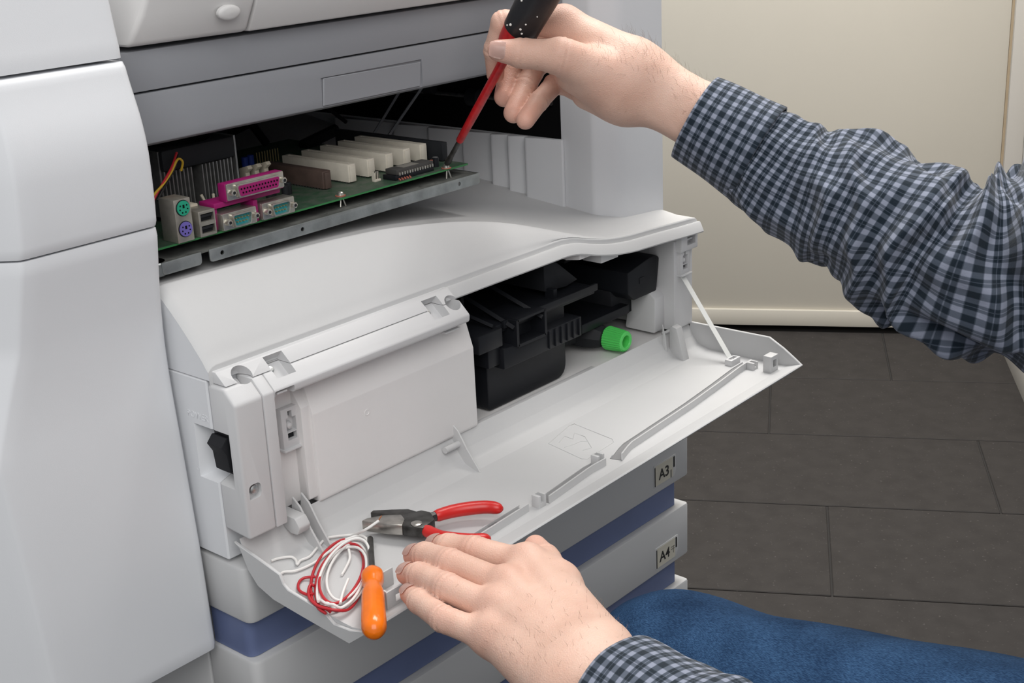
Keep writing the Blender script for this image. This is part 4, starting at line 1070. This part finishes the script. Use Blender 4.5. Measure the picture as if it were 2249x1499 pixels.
def relax(V, Fq, n, lam=0.5):
    E_ = np.concatenate([Fq[:, [0, 1]], Fq[:, [1, 2]], Fq[:, [2, 3]], Fq[:, [3, 0]]])
    E_ = np.concatenate([E_, E_[:, ::-1]])
    deg = np.bincount(E_[:, 0], minlength=len(V)).astype(np.float32)[:, None]
    for _ in range(n):
        s = np.stack([np.bincount(E_[:, 0], weights=V[E_[:, 1], i], minlength=len(V)) for i in range(3)], 1)
        V = V+lam*(s/np.maximum(deg, 1)-V)
    return V.astype(np.float32)
def field_grid(lo, hi, h):
    ax_ = [np.arange(lo[i], hi[i]+h, h, dtype=np.float32) for i in range(3)]
    return ax_[0][:, None, None], ax_[1][None, :, None], ax_[2][None, None, :]

def hand_field(P, fingers, palm, thenar, extra, kf=0.0035):
    pal = None
    for a, b, r1, r2 in palm:
        d = rc(P, a, b, r1, r2); pal = d if pal is None else smin(pal, d, 0.012)
    for a, b, r1, r2 in thenar:
        pal = smin(pal, rc(P, a, b, r1, r2), 0.012)
    for a, b, r1, r2 in extra:
        pal = smin(pal, rc(P, a, b, r1, r2), 0.016)
    fg = None
    for J, R in fingers:
        f = None
        for i in range(len(J)-1):
            d = rc(P, J[i], J[i+1], R[i], R[i+1]); f = d if f is None else smin(f, d, 0.0025)
        fg = f if fg is None else smin(fg, f, 0.0006)
    return smin(pal, fg, 0.006)

# ---- right hand (holds the screwdriver); joints: knuckle, middle joint, end joint, tip
rI = [at(1238, 52, 1.062), at(1106, 50, 1.056), at(1087, 110, 1.070), at(1088, 163, 1.083)]
rM = [at(1250, 95, 1.082), at(1150, 86, 1.106), at(1121, 152, 1.104), at(1108, 212, 1.092)]
rR = [at(1262, 140, 1.094), at(1186, 130, 1.114), at(1155, 188, 1.096), at(1128, 248, 1.078)]
rP = [at(1275, 185, 1.094), at(1218, 184, 1.100), at(1184, 222, 1.082), at(1154, 264, 1.066)]
rT = [at(1330, 158, 1.036), at(1232, 124, 1.024), at(1146, 117, 1.028), at(1094, 111, 1.030)]
rW = at(1402, 178, 1.048); rW2 = at(1382, 215, 1.062); rW1 = at(1372, 140, 1.048)
rE = at(2075, 575, 0.985)
fd_ = (rE-rW)/np.linalg.norm(rE-rW); fA = rW+fd_*0.075; fB = rW+fd_*0.12
fingersR = [(rI, [0.0108, 0.0097, 0.0088, 0.0072]), (rM, [0.0110, 0.0098, 0.0090, 0.0086]), (rR, [0.0105, 0.0094, 0.0086, 0.0082]), (rP, [0.0095, 0.0084, 0.0078, 0.0074]), (rT, [0.0150, 0.0125, 0.0112, 0.0082])]
upv = CU*0.016
palmR = [(rW1, rI[0], 0.022, 0.0135), (rW, rM[0], 0.022, 0.0135), (rW, rR[0], 0.021, 0.013), (rW2, rP[0], 0.019, 0.012), (rI[0], rP[0], 0.011, 0.010)]
thenR = [(at(1360, 185, 1.040), rT[1], 0.019, 0.0135), (at(1350, 205, 1.046), at(1262, 165, 1.046), 0.018, 0.014), (at(1372, 228, 1.052), at(1290, 205, 1.072), 0.0155, 0.0125)]
armR = [(rW+upv*0.45, fA+upv*0.5, 0.0195, 0.0195), (rW-upv*0.6, fA-upv*0.55, 0.0160, 0.0185), (fA+upv*.5, fB+upv*.5, 0.0195, 0.021), (fA-upv*.55, fB-upv*.5, 0.0185, 0.021)]
# ---- left hand (rests on the door edge)
lI = [onZ(1158, 1240, 0.6105), onZ(1042, 1207, 0.6105), onZ(986, 1199, 0.6055), onZ(957, 1197, 0.5995)]
lM = [onZ(1112, 1288, 0.6095), onZ(988, 1236, 0.6115), onZ(934, 1219, 0.6045), onZ(909, 1220, 0.5985)]
lR = [onZ(1090, 1340, 0.6050), onZ(982, 1289, 0.6090), onZ(921, 1263, 0.6030), onZ(894, 1260, 0.5970)]
lP = [onZ(1080, 1400, 0.5970), onZ(973, 1358, 0.6020), onZ(921, 1320, 0.5985), onZ(900, 1303, 0.5940)]
lT = [onZ(1262, 1375, 0.588), at(1228, 1282, 0.858), at(1196, 1230, 0.885), at(1176, 1200, 0.900)]
lW = onZ(1285, 1478, 0.602); lW1 = onZ(1318, 1430, 0.604); lW2 = onZ(1235, 1520, 0.598)
lE = np.array([-0.055, -0.520, 0.615])
gd = (lE-lW)/np.linalg.norm(lE-lW); gA = lW+gd*0.06; gB = lW+gd*0.12
sv = (lW1-lW2)/np.linalg.norm(lW1-lW2)*0.015
fingersL = [(lI, [0.0098, 0.0093, 0.0085, 0.0072]), (lM, [0.0102, 0.0096, 0.0088, 0.0074]), (lR, [0.0100, 0.0092, 0.0085, 0.0072]), (lP, [0.0092, 0.0083, 0.0077, 0.0066]), (lT, [0.0150, 0.0120, 0.0105, 0.0080])]
palmL = [(lW1, lI[0], 0.0185, 0.0118), (lW, lM[0], 0.0185, 0.0120), (lW, lR[0], 0.0180, 0.0115), (lW2, lP[0], 0.0175, 0.0108), (lI[0], lP[0], 0.0095, 0.0085)]
thenL = [(lW1-np.array([0, 0, 0.006]), lT[1], 0.0165, 0.0125), (lT[1], lI[0]-np.array([0, 0, 0.004]), 0.010, 0.009)]
armL = [(lW+sv*.7, gA+sv*.7, 0.0180, 0.0190), (lW-sv*.7, gA-sv*.7, 0.0180, 0.0190), (gA+sv*.7, gB+sv*.7, 0.0190, 0.021), (gA-sv*.7, gB-sv*.7, 0.0190, 0.021)]

def build_hand(fingers, palm, then, arm, h, tend=(), up=None):
    pts = np.concatenate([np.array(J) for J, _ in fingers]+[np.array([a, b]) for a, b, *_ in palm+then+arm])
    P = field_grid(pts.min(0)-0.036, pts.max(0)+0.036, h)
    F = hand_field(P, fingers, palm, then, arm)
    for a, b, r1, r2 in tend: F = smin(F, rc(P, a, b, r1, r2), 0.006)
    # creases across the finger joints
    for J, R in fingers:
        for j in (1, 2):
            d = np.array(J[j+1])-np.array(J[j-1]); d /= np.linalg.norm(d)
            dist = np.sqrt((P[0]-J[j][0])**2+(P[1]-J[j][1])**2+(P[2]-J[j][2])**2)
            pl_ = (P[0]-J[j][0])*d[0]+(P[1]-J[j][1])*d[1]+(P[2]-J[j][2])*d[2]
            near = np.clip(1-np.abs(dist-R[j])/0.006, 0, 1)
            for o_ in ((-0.0022, 0.0018) if j == 1 else (0.0,)):
                F += 0.0010*near*np.exp(-((pl_-o_)/0.0009)**2)
            F -= 0.0003*near*np.exp(-(pl_/0.005)**2)
    V, Q = nets(F, (P[0].flat[0], P[1].flat[0], P[2].flat[0]), h)
    V = relax(V, Q, 2, 0.5)
    # redder skin at finger ends and knuckles
    red = np.zeros(len(V), np.float32)
    for J, R in fingers:
        for j, wgt, s in ((3, 0.55, 0.013), (2, 0.2, 0.010), (1, 0.35, 0.010), (0, 0.30, 0.013)):
            red = np.maximum(red, wgt*np.exp(-((V-np.array(J[j], np.float32))**2).sum(1)/(2*s*s)))
    return V, Q, red
VR, QR, redR = build_hand(fingersR, palmR, thenR, armR, 0.0011, [(rW-CU*0.020-CF*0.006, fA-CU*0.016-CF*0.008, 0.005, 0.006)])
kz = np.array([0, 0, 1.0])
tendL = [(J[0]+kz*0.0055, J[0]+kz*0.0055-(J[1]-J[0])*0.05, 0.0078, 0.0078) for J, _ in fingersL[:4]]
tendL += [(J[0]+kz*0.0075, lW+(J[0]-lM[0])*0.35+kz*0.0125, 0.0042, 0.0040) for J, _ in fingersL[:4]]
VL, QL, redL = build_hand(fingersL, palmL, thenL, armL, 0.0011, tendL)
# rest of the body under the clothes, coarse
shR = np.array([0.56, -0.63, 0.92]); shL = np.array([0.150, -0.78, 0.85]); neck = np.array([0.355, -0.705, 0.98]); pel = np.array([0.40, -0.76, 0.44])
chest = (shR+shL)/2+np.array([0, 0.0, -0.10])
knL = np.array([0.236, -0.204, 0.438]); knR = np.array([0.60, -0.46, 0.085]); hipL = np.array([0.315, -0.70, 0.435]); hipR = np.array([0.48, -0.72, 0.43])
ankL = np.array([0.25, -0.22, 0.075]); ankR = np.array([0.62, -0.80, 0.075])
head = np.array([0.335, -0.64, 1.15]); fwdp = np.array([-0.10, 0.98, -0.12]); fwdp /= np.linalg.norm(fwdp)
P = field_grid((-0.14, -0.98, 0.03), (0.80, -0.1, 1.32), 0.012)
Fb = rc(P, pel, chest, 0.125, 0.12)
for a, b, r1, r2 in ((shL+np.array([.05, 0, -.02]), shR-np.array([.05, 0, .02]), 0.07, 0.07), (shL, (0.06, -0.71, 0.73), 0.040, 0.034), ((0.06, -0.71, 0.73), (0.0, -0.63, 0.66), 0.034, 0.032), ((0.0, -0.63, 0.66), lE+np.array([0.0, -0.02, 0.0]), 0.032, 0.030), (lE+np.array([0.0, -0.02, 0.0]), lE, 0.03, 0.03), (lE, gB, 0.036, 0.026), (shR, (0.505, -0.51, 0.815), 0.036, 0.034), ((0.505, -0.51, 0.815), at(2480, 540, 0.95), 0.034, 0.032), (at(2480, 540, 0.95), at(2200, 588, 0.972), 0.032, 0.028), (at(2200, 588, 0.972), rE, 0.028, 0.026), (rE, fB, 0.026, 0.024), (hipL, knL, 0.08, 0.053), (hipR, knR, 0.08, 0.053), (knL, ankL, 0.05, 0.035), (knR, ankR, 0.05, 0.035), (chest+np.array([0, 0, .1]), neck+np.array([0, 0.02, 0.07]), 0.075, 0.055)):
    Fb = smin(Fb, rc(P, a, b, r1, r2), 0.03)
hd = rc(P, head+np.array([0, -0.02, 0.03]), head+fwdp*0.02+np.array([0, 0, 0.01]), 0.088, 0.082)
hd = smin(hd, rc(P, head+fwdp*0.045+np.array([0, 0, -0.05]), head+fwdp*0.07+np.array([0, 0, -0.085]), 0.055, 0.034), 0.05)
hd = smin(hd, rc(P, head+fwdp*0.10+np.array([0, 0, 0.005]), head+fwdp*0.118+np.array([0, 0, -0.03]), 0.010, 0.015), 0.015)
for s in (-1, 1):
    hd = smin(hd, rc(P, head+np.array([s*0.082, -0.01, 0.01]), head+np.array([s*0.090, -0.018, -0.02]), 0.016, 0.012), 0.012)
Fb = smin(Fb, hd, 0.04)
Vb, Qb = nets(Fb, (-0.14, -0.98, 0.03), 0.012); Vb = relax(Vb, Qb, 1)
nR, nL = len(VR), len(VL)
VV = np.concatenate([VR, VL, Vb]); QQ = np.concatenate([QR, QL+nR, Qb+nR+nL]); RED = np.concatenate([redR, redL, np.zeros(len(Vb), np.float32)])

def skin_material():
    m = bpy.data.materials.new('skin'); m.use_nodes = True; MATS['skin'] = m
    nt = m.node_tree; b = nt.nodes['Principled BSDF']; N = nt.nodes.new; Lk = nt.links.new
    tc = N('ShaderNodeTexCoord')
    n1 = N('ShaderNodeTexNoise'); n1.inputs['Scale'].default_value = 34; n1.inputs['Detail'].default_value = 4; Lk(tc.outputs['Object'], n1.inputs['Vector'])
    r1 = N('ShaderNodeValToRGB'); r1.color_ramp.elements[0].position = 0.32; r1.color_ramp.elements[1].position = 0.68
    r1.color_ramp.elements[0].color = (0.61, 0.385, 0.300, 1); r1.color_ramp.elements[1].color = (0.70, 0.475, 0.380, 1)
    Lk(n1.outputs['Fac'], r1.inputs['Fac'])
    at_ = N('ShaderNodeAttribute'); at_.attribute_name = 'redness'
    mx = N('ShaderNodeMixRGB'); mx.inputs[2].default_value = (0.60, 0.235, 0.175, 1)
    mu = N('ShaderNodeMath'); mu.operation = 'MULTIPLY'; mu.inputs[1].default_value = 0.75
    Lk(at_.outputs['Fac'], mu.inputs[0]); Lk(mu.outputs[0], mx.inputs[0]); Lk(r1.outputs['Color'], mx.inputs[1])
    # small dark moles and hair roots
    n3 = N('ShaderNodeTexNoise'); n3.inputs['Scale'].default_value = 260; n3.inputs['Detail'].default_value = 2; Lk(tc.outputs['Object'], n3.inputs['Vector'])
    r3 = N('ShaderNodeValToRGB'); r3.color_ramp.elements[0].position = 0.16; r3.color_ramp.elements[1].position = 0.30
    r3.color_ramp.elements[0].color = (0.72, 0.66, 0.62, 1); r3.color_ramp.elements[1].color = (1, 1, 1, 1); Lk(n3.outputs['Fac'], r3.inputs['Fac'])
    m2 = N('ShaderNodeMixRGB'); m2.blend_type = 'MULTIPLY'; m2.inputs[0].default_value = 1; Lk(mx.outputs[0], m2.inputs[1]); Lk(r3.outputs['Color'], m2.inputs[2])
    Lk(m2.outputs[0], b.inputs['Base Color'])
    b.inputs['Roughness'].default_value = 0.5; b.inputs['Specular IOR Level'].default_value = 0.35
    b.inputs['Subsurface Weight'].default_value = 0.12; b.inputs['Subsurface Radius'].default_value = (0.006, 0.002, 0.001); b.inputs['Subsurface Scale'].default_value = 1.0
    v = N('ShaderNodeTexVoronoi'); v.inputs['Scale'].default_value = 620; v.feature = 'DISTANCE_TO_EDGE'; Lk(tc.outputs['Object'], v.inputs['Vector'])
    n2 = N('ShaderNodeTexNoise'); n2.inputs['Scale'].default_value = 140; n2.inputs['Detail'].default_value = 4; Lk(tc.outputs['Object'], n2.inputs['Vector'])
    ad = N('ShaderNodeMath'); ad.operation = 'ADD'; Lk(v.outputs['Distance'], ad.inputs[0]); Lk(n2.outputs['Fac'], ad.inputs[1])
    bp = N('ShaderNodeBump'); bp.inputs['Strength'].default_value = 0.35; bp.inputs['Distance'].default_value = 0.0008
    Lk(ad.outputs[0], bp.inputs['Height']); Lk(bp.outputs['Normal'], b.inputs['Normal'])
skin_material()
person = thing('person', (0.31, -0.68, 0.0), 'person in a dark checked shirt and blue jeans working on the copier with both hands', 'person')
me = bpy.data.meshes.new('body'); me.from_pydata(VV.tolist(), [], QQ.tolist()); me.update()
me.polygons.foreach_set('use_smooth', [True]*len(me.polygons))
atr = me.attributes.new('redness', 'FLOAT', 'POINT'); atr.data.foreach_set('value', RED)
me.materials.append(MATS['skin'])
body = bpy.data.objects.new('body', me); COL.objects.link(body); body.parent = person; body.matrix_parent_inverse = Matrix.Translation(-Vector(person.location))
body['label'] = 'bare hands and wrists'

# fine hair on the wrists and the backs of the hands
mat('hair', (0.15, 0.09, 0.06), 0.6)
nrm = np.zeros(len(me.vertices)*3, np.float32); me.vertices.foreach_get('normal', nrm); nrm = nrm.reshape(-1, 3)
def hairs(V0, i0, pick, direction, count, seed, Lmax):
    rg = np.random.default_rng(seed); ids = np.nonzero(pick)[0]
    bm = bmesh.new()
    for i in rg.choice(ids, count):
        p = V0[i]; n_ = nrm[i0+i]; d = direction+rg.normal(0, 0.35, 3); d /= np.linalg.norm(d); L_ = rg.uniform(0.6, 1.0)*Lmax
        a = p-n_*0.0003; b = p+n_*L_*0.30+d*L_*0.5; c = p+n_*L_*0.34+d*L_
        tube([a, b, c], [0.00006, 0.00005, 0.00001], 3, False, bm)
    o = sub(person, 'arm_hair', bm, 'hair', None, None, 80); o.parent = body; o.matrix_parent_inverse = Matrix.Identity(4); o['kind'] = 'stuff'
tR = (VR-rW.astype(np.float32)) @ fd_.astype(np.float32)
hairs(VR, 0, (tR > -0.035) & (tR < 0.07) & ((nrm[:nR] @ CU.astype(np.float32)) > -0.1), -fd_*0.6+CU*0.35, 320, 3, 0.008)
tL = (VL-lW.astype(np.float32)) @ gd.astype(np.float32)
hairs(VL, nR, (tL > -0.06) & (tL < 0.05) & (nrm[nR:nR+nL, 2] > 0.2), -gd*0.7+sv*20, 200, 5, 0.005)
# finger nails
mat('nail', (0.80, 0.57, 0.50), 0.25, var=0.03, scale=60)
def nail(tip, prev, out, r, wdt, lng, back=0.002):
    d = tip-prev; d /= np.linalg.norm(d)
    o = np.array(out, float); o -= d*(o @ d); o /= np.linalg.norm(o); s = np.cross(d, o)
    rows = []
    for i in range(9):
        u = -1+2*i/8
        row = []
        for k in range(9):
            a = (-1+2*k/8)
            ww_ = wdt*math.sqrt(max(0.02, 1-0.35*u*u if u > 0 else 1-0.75*u**4))
            th = a*ww_/r
            p = tip-d*back+d*(lng*u*0.5)+(r+0.0005-0.0010*max(0, u)**2)*(o*math.cos(th)+s*math.sin(th))
            row.append(p)
        rows.append(row)
    bm, _ = grid(rows)
    bmesh.ops.solidify(bm, geom=bm.faces[:], thickness=-0.0006)
    nb_ = sub(person, 'nail', bm, 'nail', None, None, 60)
    nb_.parent = body; nb_.matrix_parent_inverse = Matrix.Identity(4)
    return nb_
upz = np.array([0, 0, 1.0])
for J, r in ((lI, 0.0077), (lM, 0.0079), (lR, 0.0077), (lP, 0.0071)):
    nail(J[3], J[2], upz+np.array([-0.45, -0.1, 0.0]), r+0.0002, 0.0060, 0.0115, 0.0026)
tocam = (CAM-rT[3])/np.linalg.norm(CAM-rT[3])
nail(rT[3], rT[2], tocam+CU*0.12, 0.0088, 0.0072, 0.0135, 0.001)

# ---- clothes
def plaid(name, dark, mid, light, su, sv_, per=0.0084):
    m = bpy.data.materials.new(name); m.use_nodes = True; MATS[name] = m
    nt = m.node_tree; b = nt.nodes['Principled BSDF']; N = nt.nodes.new; Lk = nt.links.new
    uv = N('ShaderNodeUVMap'); uv.uv_map = 'cloth'
    sp = N('ShaderNodeSeparateXYZ'); Lk(uv.outputs['UV'], sp.inputs[0])
    def stripe(sock, scale, shift, width, soft):
        a = N('ShaderNodeMath'); a.operation = 'MULTIPLY_ADD'; a.inputs[1].default_value = 1/scale; a.inputs[2].default_value = shift; Lk(sock, a.inputs[0])
        f = N('ShaderNodeMath'); f.operation = 'PINGPONG'; f.inputs[1].default_value = 0.5; Lk(a.outputs[0], f.inputs[0])
        r = N('ShaderNodeMapRange'); r.inputs['From Min'].default_value = width-soft; r.inputs['From Max'].default_value = width+soft
        r.inputs['To Min'].default_value = 1; r.inputs['To Max'].default_value = 0; Lk(f.outputs[0], r.inputs['Value'])
        return r.outputs['Result']
    su_ = stripe(sp.outputs[0], per, 0.0, 0.22, 0.04); sv2 = stripe(sp.outputs[1], per, 0.0, 0.22, 0.04)
    lu = stripe(sp.outputs[0], per*2, 0.25, 0.016, 0.008); lv = stripe(sp.outputs[1], per*2, 0.25, 0.016, 0.008)
    def math_(op, x, y):
        a = N('ShaderNodeMath'); a.operation = op
        for i, q in enumerate((x, y)):
            if isinstance(q, (int, float)): a.inputs[i].default_value = q
            else: Lk(q, a.inputs[i])
        return a.outputs[0]
    tot = math_('ADD', math_('MULTIPLY', su_, su), math_('MULTIPLY', sv2, sv_))
    tot = math_('ADD', tot, math_('MULTIPLY', math_('MAXIMUM', lu, lv), 0.30))
    rp = N('ShaderNodeValToRGB'); e = rp.color_ramp.elements
    e[0].position = 0.0; e[0].color = (*dark, 1); e[1].position = 1.0; e[1].color = (*light, 1)
    x = e.new(0.5); x.color = (*mid, 1)
    Lk(tot, rp.inputs['Fac']); Lk(rp.outputs['Color'], b.inputs['Base Color'])
    b.inputs['Roughness'].default_value = 0.85; b.inputs['Specular IOR Level'].default_value = 0.15
    b.inputs['Sheen Weight'].default_value = 0.15
    wv = N('ShaderNodeTexNoise'); wv.inputs['Scale'].default_value = 900; Lk(uv.outputs['UV'], wv.inputs['Vector'])
    bp = N('ShaderNodeBump'); bp.inputs['Strength'].default_value = 0.3; bp.inputs['Distance'].default_value = 0.0006
    Lk(wv.outputs['Fac'], bp.inputs['Height']); Lk(bp.outputs['Normal'], b.inputs['Normal'])
plaid('plaid', (0.010, 0.018, 0.028), (0.068, 0.085, 0.115), (0.25, 0.275, 0.35), 0.42, 0.58)
mat('cuff_inner', (0.05, 0.06, 0.08), 0.9)

def loft_cloth(name, path, radii, nv, nu, disp, m, parent, thick=0.0012, uscale=1.0, squash=1.0, uoff=0.0, label=None):
    C_ = smooth_curve(path, nv); n = len(C_)
    R_ = np.interp(np.linspace(0, 1, n), np.linspace(0, 1, len(radii)), radii)
    T = []
    for i in range(n):
        t = C_[min(i+1, n-1)]-C_[max(i-1, 0)]; T.append(t/np.linalg.norm(t))
    a = np.cross(T[0], CF); a /= np.linalg.norm(a)
    s = 0.0; rows = []; UV = []; SS = []
    rm = float(np.mean(R_))
    for i in range(n):
        if i: s += np.linalg.norm(C_[i]-C_[i-1])
        a = a-T[i]*(a @ T[i]); a /= np.linalg.norm(a); b = np.cross(T[i], a)
        row = []; uvr = []
        for k in range(nu+1):
            th = 2*math.pi*k/nu
            r = R_[i]+disp(s, th)
            row.append(C_[i]+r*(a*math.cos(th)+b*squash*math.sin(th))); uvr.append((th*rm*uscale+uoff, s))
        rows.append(row); UV.append(uvr)
    bm = bmesh.new(); uvl = bm.loops.layers.uv.new('cloth')
    V = [[bm.verts.new(tuple(p)) for p in row[:-1]] for row in rows]
    for i in range(n-1):
        for k in range(nu):
            f = bm.faces.new((V[i][k], V[i+1][k], V[i+1][(k+1) % nu], V[i][(k+1) % nu]))
            for lp_, (ii, kk) in zip(f.loops, ((i, k), (i+1, k), (i+1, k+1), (i, k+1))): lp_[uvl].uv = UV[ii][kk]
    if thick:
        bmesh.ops.recalc_face_normals(bm, faces=bm.faces)
        bmesh.ops.solidify(bm, geom=bm.faces[:], thickness=thick)
    if not thick:
        for _ in range(2): bmesh.ops.smooth_vert(bm, verts=[v for v in bm.verts if not v.is_boundary], factor=0.4, use_axis_x=True, use_axis_y=True, use_axis_z=True)
    for f in bm.faces: f.smooth = True
    me = bpy.data.meshes.new(name); bm.to_mesh(me); bm.free(); me.materials.append(MATS[m])
    o = bpy.data.objects.new(name, me); COL.objects.link(o)
    o.parent = parent
    if parent is person: o.matrix_parent_inverse = Matrix.Translation(-Vector(person.location))
    if label: o['label'] = label
    return o
def fold(x): return 1-abs(2*(x-math.floor(x))-1)      # 0..1 triangle
def sfold(x): v = fold(x); return v*v*(3-2*v)
def vnoise(a, b, seed=0.0):
    return math.sin(a*1.7+seed)*math.cos(b*1.3-seed*2)+0.5*math.sin(a*3.1-b*1.9+seed*3)+0.3*math.sin(b*4.3+a*2.2+seed)

# torso of the shirt
tor = [pel+np.array([0.01, 0.03, 0.0]), pel+np.array([0.01, 0.02, 0.12]), (pel+chest)/2+np.array([0, 0, 0.1]), chest+np.array([0, 0, 0.04]), chest+np.array([0, 0.0, 0.13]), neck+np.array([0, 0.0, 0.0])]
shirt = loft_cloth('shirt', tor, [0.140, 0.138, 0.140, 0.150, 0.115, 0.062], 12, 64, lambda s, th: 0.006*vnoise(s*20, th*2, 1.0), 'plaid', person, 0.0, label='dark blue and grey checked shirt')
# right sleeve
c0, c1 = at(1527, 258, 1.040), at(1668, 338, 1.030)
def dcuff(s, th): return 0.0006*vnoise(s*40, th*2, 0.3)
loft_cloth('cuff', [c0, (c0+c1)/2, c1], [0.0345, 0.0375, 0.0405], 14, 72, dcuff, 'plaid', shirt, 0.0022, label='buttoned shirt cuff')
pR = [at(1640, 327, 1.032), at(1682, 353, 1.029), at(1760, 402, 1.020), at(1850, 438, 1.010), at(1945, 488, 0.998), at(2040, 548, 0.988), at(2125, 588, 0.978), at(2249, 588, 0.970), at(2480, 540, 0.950), np.array([0.505, -0.51, 0.815]), shR-np.array([0.02, -0.02, 0.02])]
def dR(s, th):
    a = min(1, s/0.05)
    k = 0.25+0.75*min(1, max(0, (s-0.05)/0.12))
    q = s/0.046+0.55*math.sin(th+0.6)+0.35*vnoise(s*18, th*1.5, 2.0)
    return a*(k*0.0150*(sfold(q)**1.5-0.40)+k*0.004*(sfold(s/0.027-0.8*math.sin(th*1.0-0.8)+0.3*vnoise(s*30, th*2, 5.0))-0.5)+0.0035*vnoise(s*26, th*2.0, 0.7)+0.004*k*math.sin(2*th+s*30))-0.004*(1-a)*fold(th*9/(2*math.pi))
loft_cloth('sleeve', pR, [0.0375, 0.0405, 0.0425, 0.0520, 0.0560, 0.0575, 0.0595, 0.069, 0.073, 0.076, 0.08], 26, 144, dR, 'plaid', shirt, 0.0, label='rumpled checked sleeve')
# left sleeve
d0 = lW+gd*0.036; d1 = lW+gd*0.105
loft_cloth('cuff', [d0, (d0+d1)/2, d1], [0.0365, 0.0385, 0.0405], 14, 72, dcuff, 'plaid', shirt, 0.0022, label='buttoned shirt cuff')
pL = [d1-gd*0.02, lW+gd*0.16, lW+gd*0.20, lE+np.array([0.0, -0.02, 0.0]), np.array([0.0, -0.63, 0.66]), np.array([0.06, -0.71, 0.73]), shL+np.array([0.02, 0, 0])]
def dL(s, th):
    a = min(1, s/0.04)
    return a*(0.006*(sfold(s/0.05+0.5*math.sin(th))-0.45)+0.003*vnoise(s*26, th*2, 0.2))
loft_cloth('sleeve', pL, [0.0385, 0.045, 0.049, 0.054, 0.056, 0.062, 0.074], 16, 96, dL, 'plaid', shirt, 0.0, label='rumpled checked sleeve')

# jeans
def denim():
    m = mat('denim', (0.035, 0.085, 0.18), 0.9, var=0.2, scale=26, bump=0.0, col2=(0.018, 0.046, 0.105), spec=0.1)
    nt = m.node_tree; b = nt.nodes['Principled BSDF']; N = nt.nodes.new; Lk = nt.links.new
    tc = N('ShaderNodeTexCoord'); mp = N('ShaderNodeMapping'); mp.inputs['Rotation'].default_value = (0, 0, 0.8); mp.inputs['Scale'].default_value = (1, 0.15, 1); Lk(tc.outputs['Object'], mp.inputs[0])
    n = N('ShaderNodeTexNoise'); n.inputs['Scale'].default_value = 2600; n.inputs['Detail'].default_value = 2; Lk(mp.outputs[0], n.inputs['Vector'])
    r = N('ShaderNodeValToRGB'); r.color_ramp.elements[0].position = 0.4; r.color_ramp.elements[1].position = 0.66
    r.color_ramp.elements[0].color = (0.6, 0.62, 0.68, 1); r.color_ramp.elements[1].color = (1.7, 1.6, 1.5, 1); Lk(n.outputs['Fac'], r.inputs['Fac'])
    mx = N('ShaderNodeMixRGB'); mx.blend_type = 'MULTIPLY'; mx.inputs[0].default_value = 1
    src = b.inputs['Base Color'].links[0].from_socket; Lk(src, mx.inputs[1]); Lk(r.outputs['Color'], mx.inputs[2]); Lk(mx.outputs[0], b.inputs['Base Color'])
    bp = N('ShaderNodeBump'); bp.inputs['Strength'].default_value = 0.4; bp.inputs['Distance'].default_value = 0.0006; Lk(n.outputs['Fac'], bp.inputs['Height']); Lk(bp.outputs['Normal'], b.inputs['Normal'])
denim()
P = field_grid((0.10, -0.96, 0.01), (0.78, -0.08, 0.62), 0.009)
Fj = rc(P, pel+np.array([-0.02, 0, 0]), pel+np.array([0.04, 0, 0]), 0.145, 0.145)
for a, b, r1, r2 in ((hipL, knL, 0.104, 0.066), (hipR, knR, 0.098, 0.069), (knL, ankL+np.array([0, 0, .03]), 0.066, 0.056), (knR, ankR+np.array([0, 0, .03]), 0.066, 0.056)):
    Fj = smin(Fj, rc(P, a, b, r1, r2), 0.03)
Fj += 0.0018*np.sin(P[0]*70+P[1]*45)*np.cos(P[2]*60-P[1]*30)
Vj, Qj = nets(Fj, (0.10, -0.96, 0.01), 0.009); Vj = relax(Vj, Qj, 2)
me = bpy.data.meshes.new('jeans'); me.from_pydata(Vj.tolist(), [], Qj.tolist()); me.update()
me.polygons.foreach_set('use_smooth', [True]*len(me.polygons)); me.materials.append(MATS['denim'])
jn = bpy.data.objects.new('jeans', me); COL.objects.link(jn); jn.parent = person; jn.matrix_parent_inverse = Matrix.Translation(-Vector(person.location)); jn['label'] = 'blue denim jeans'
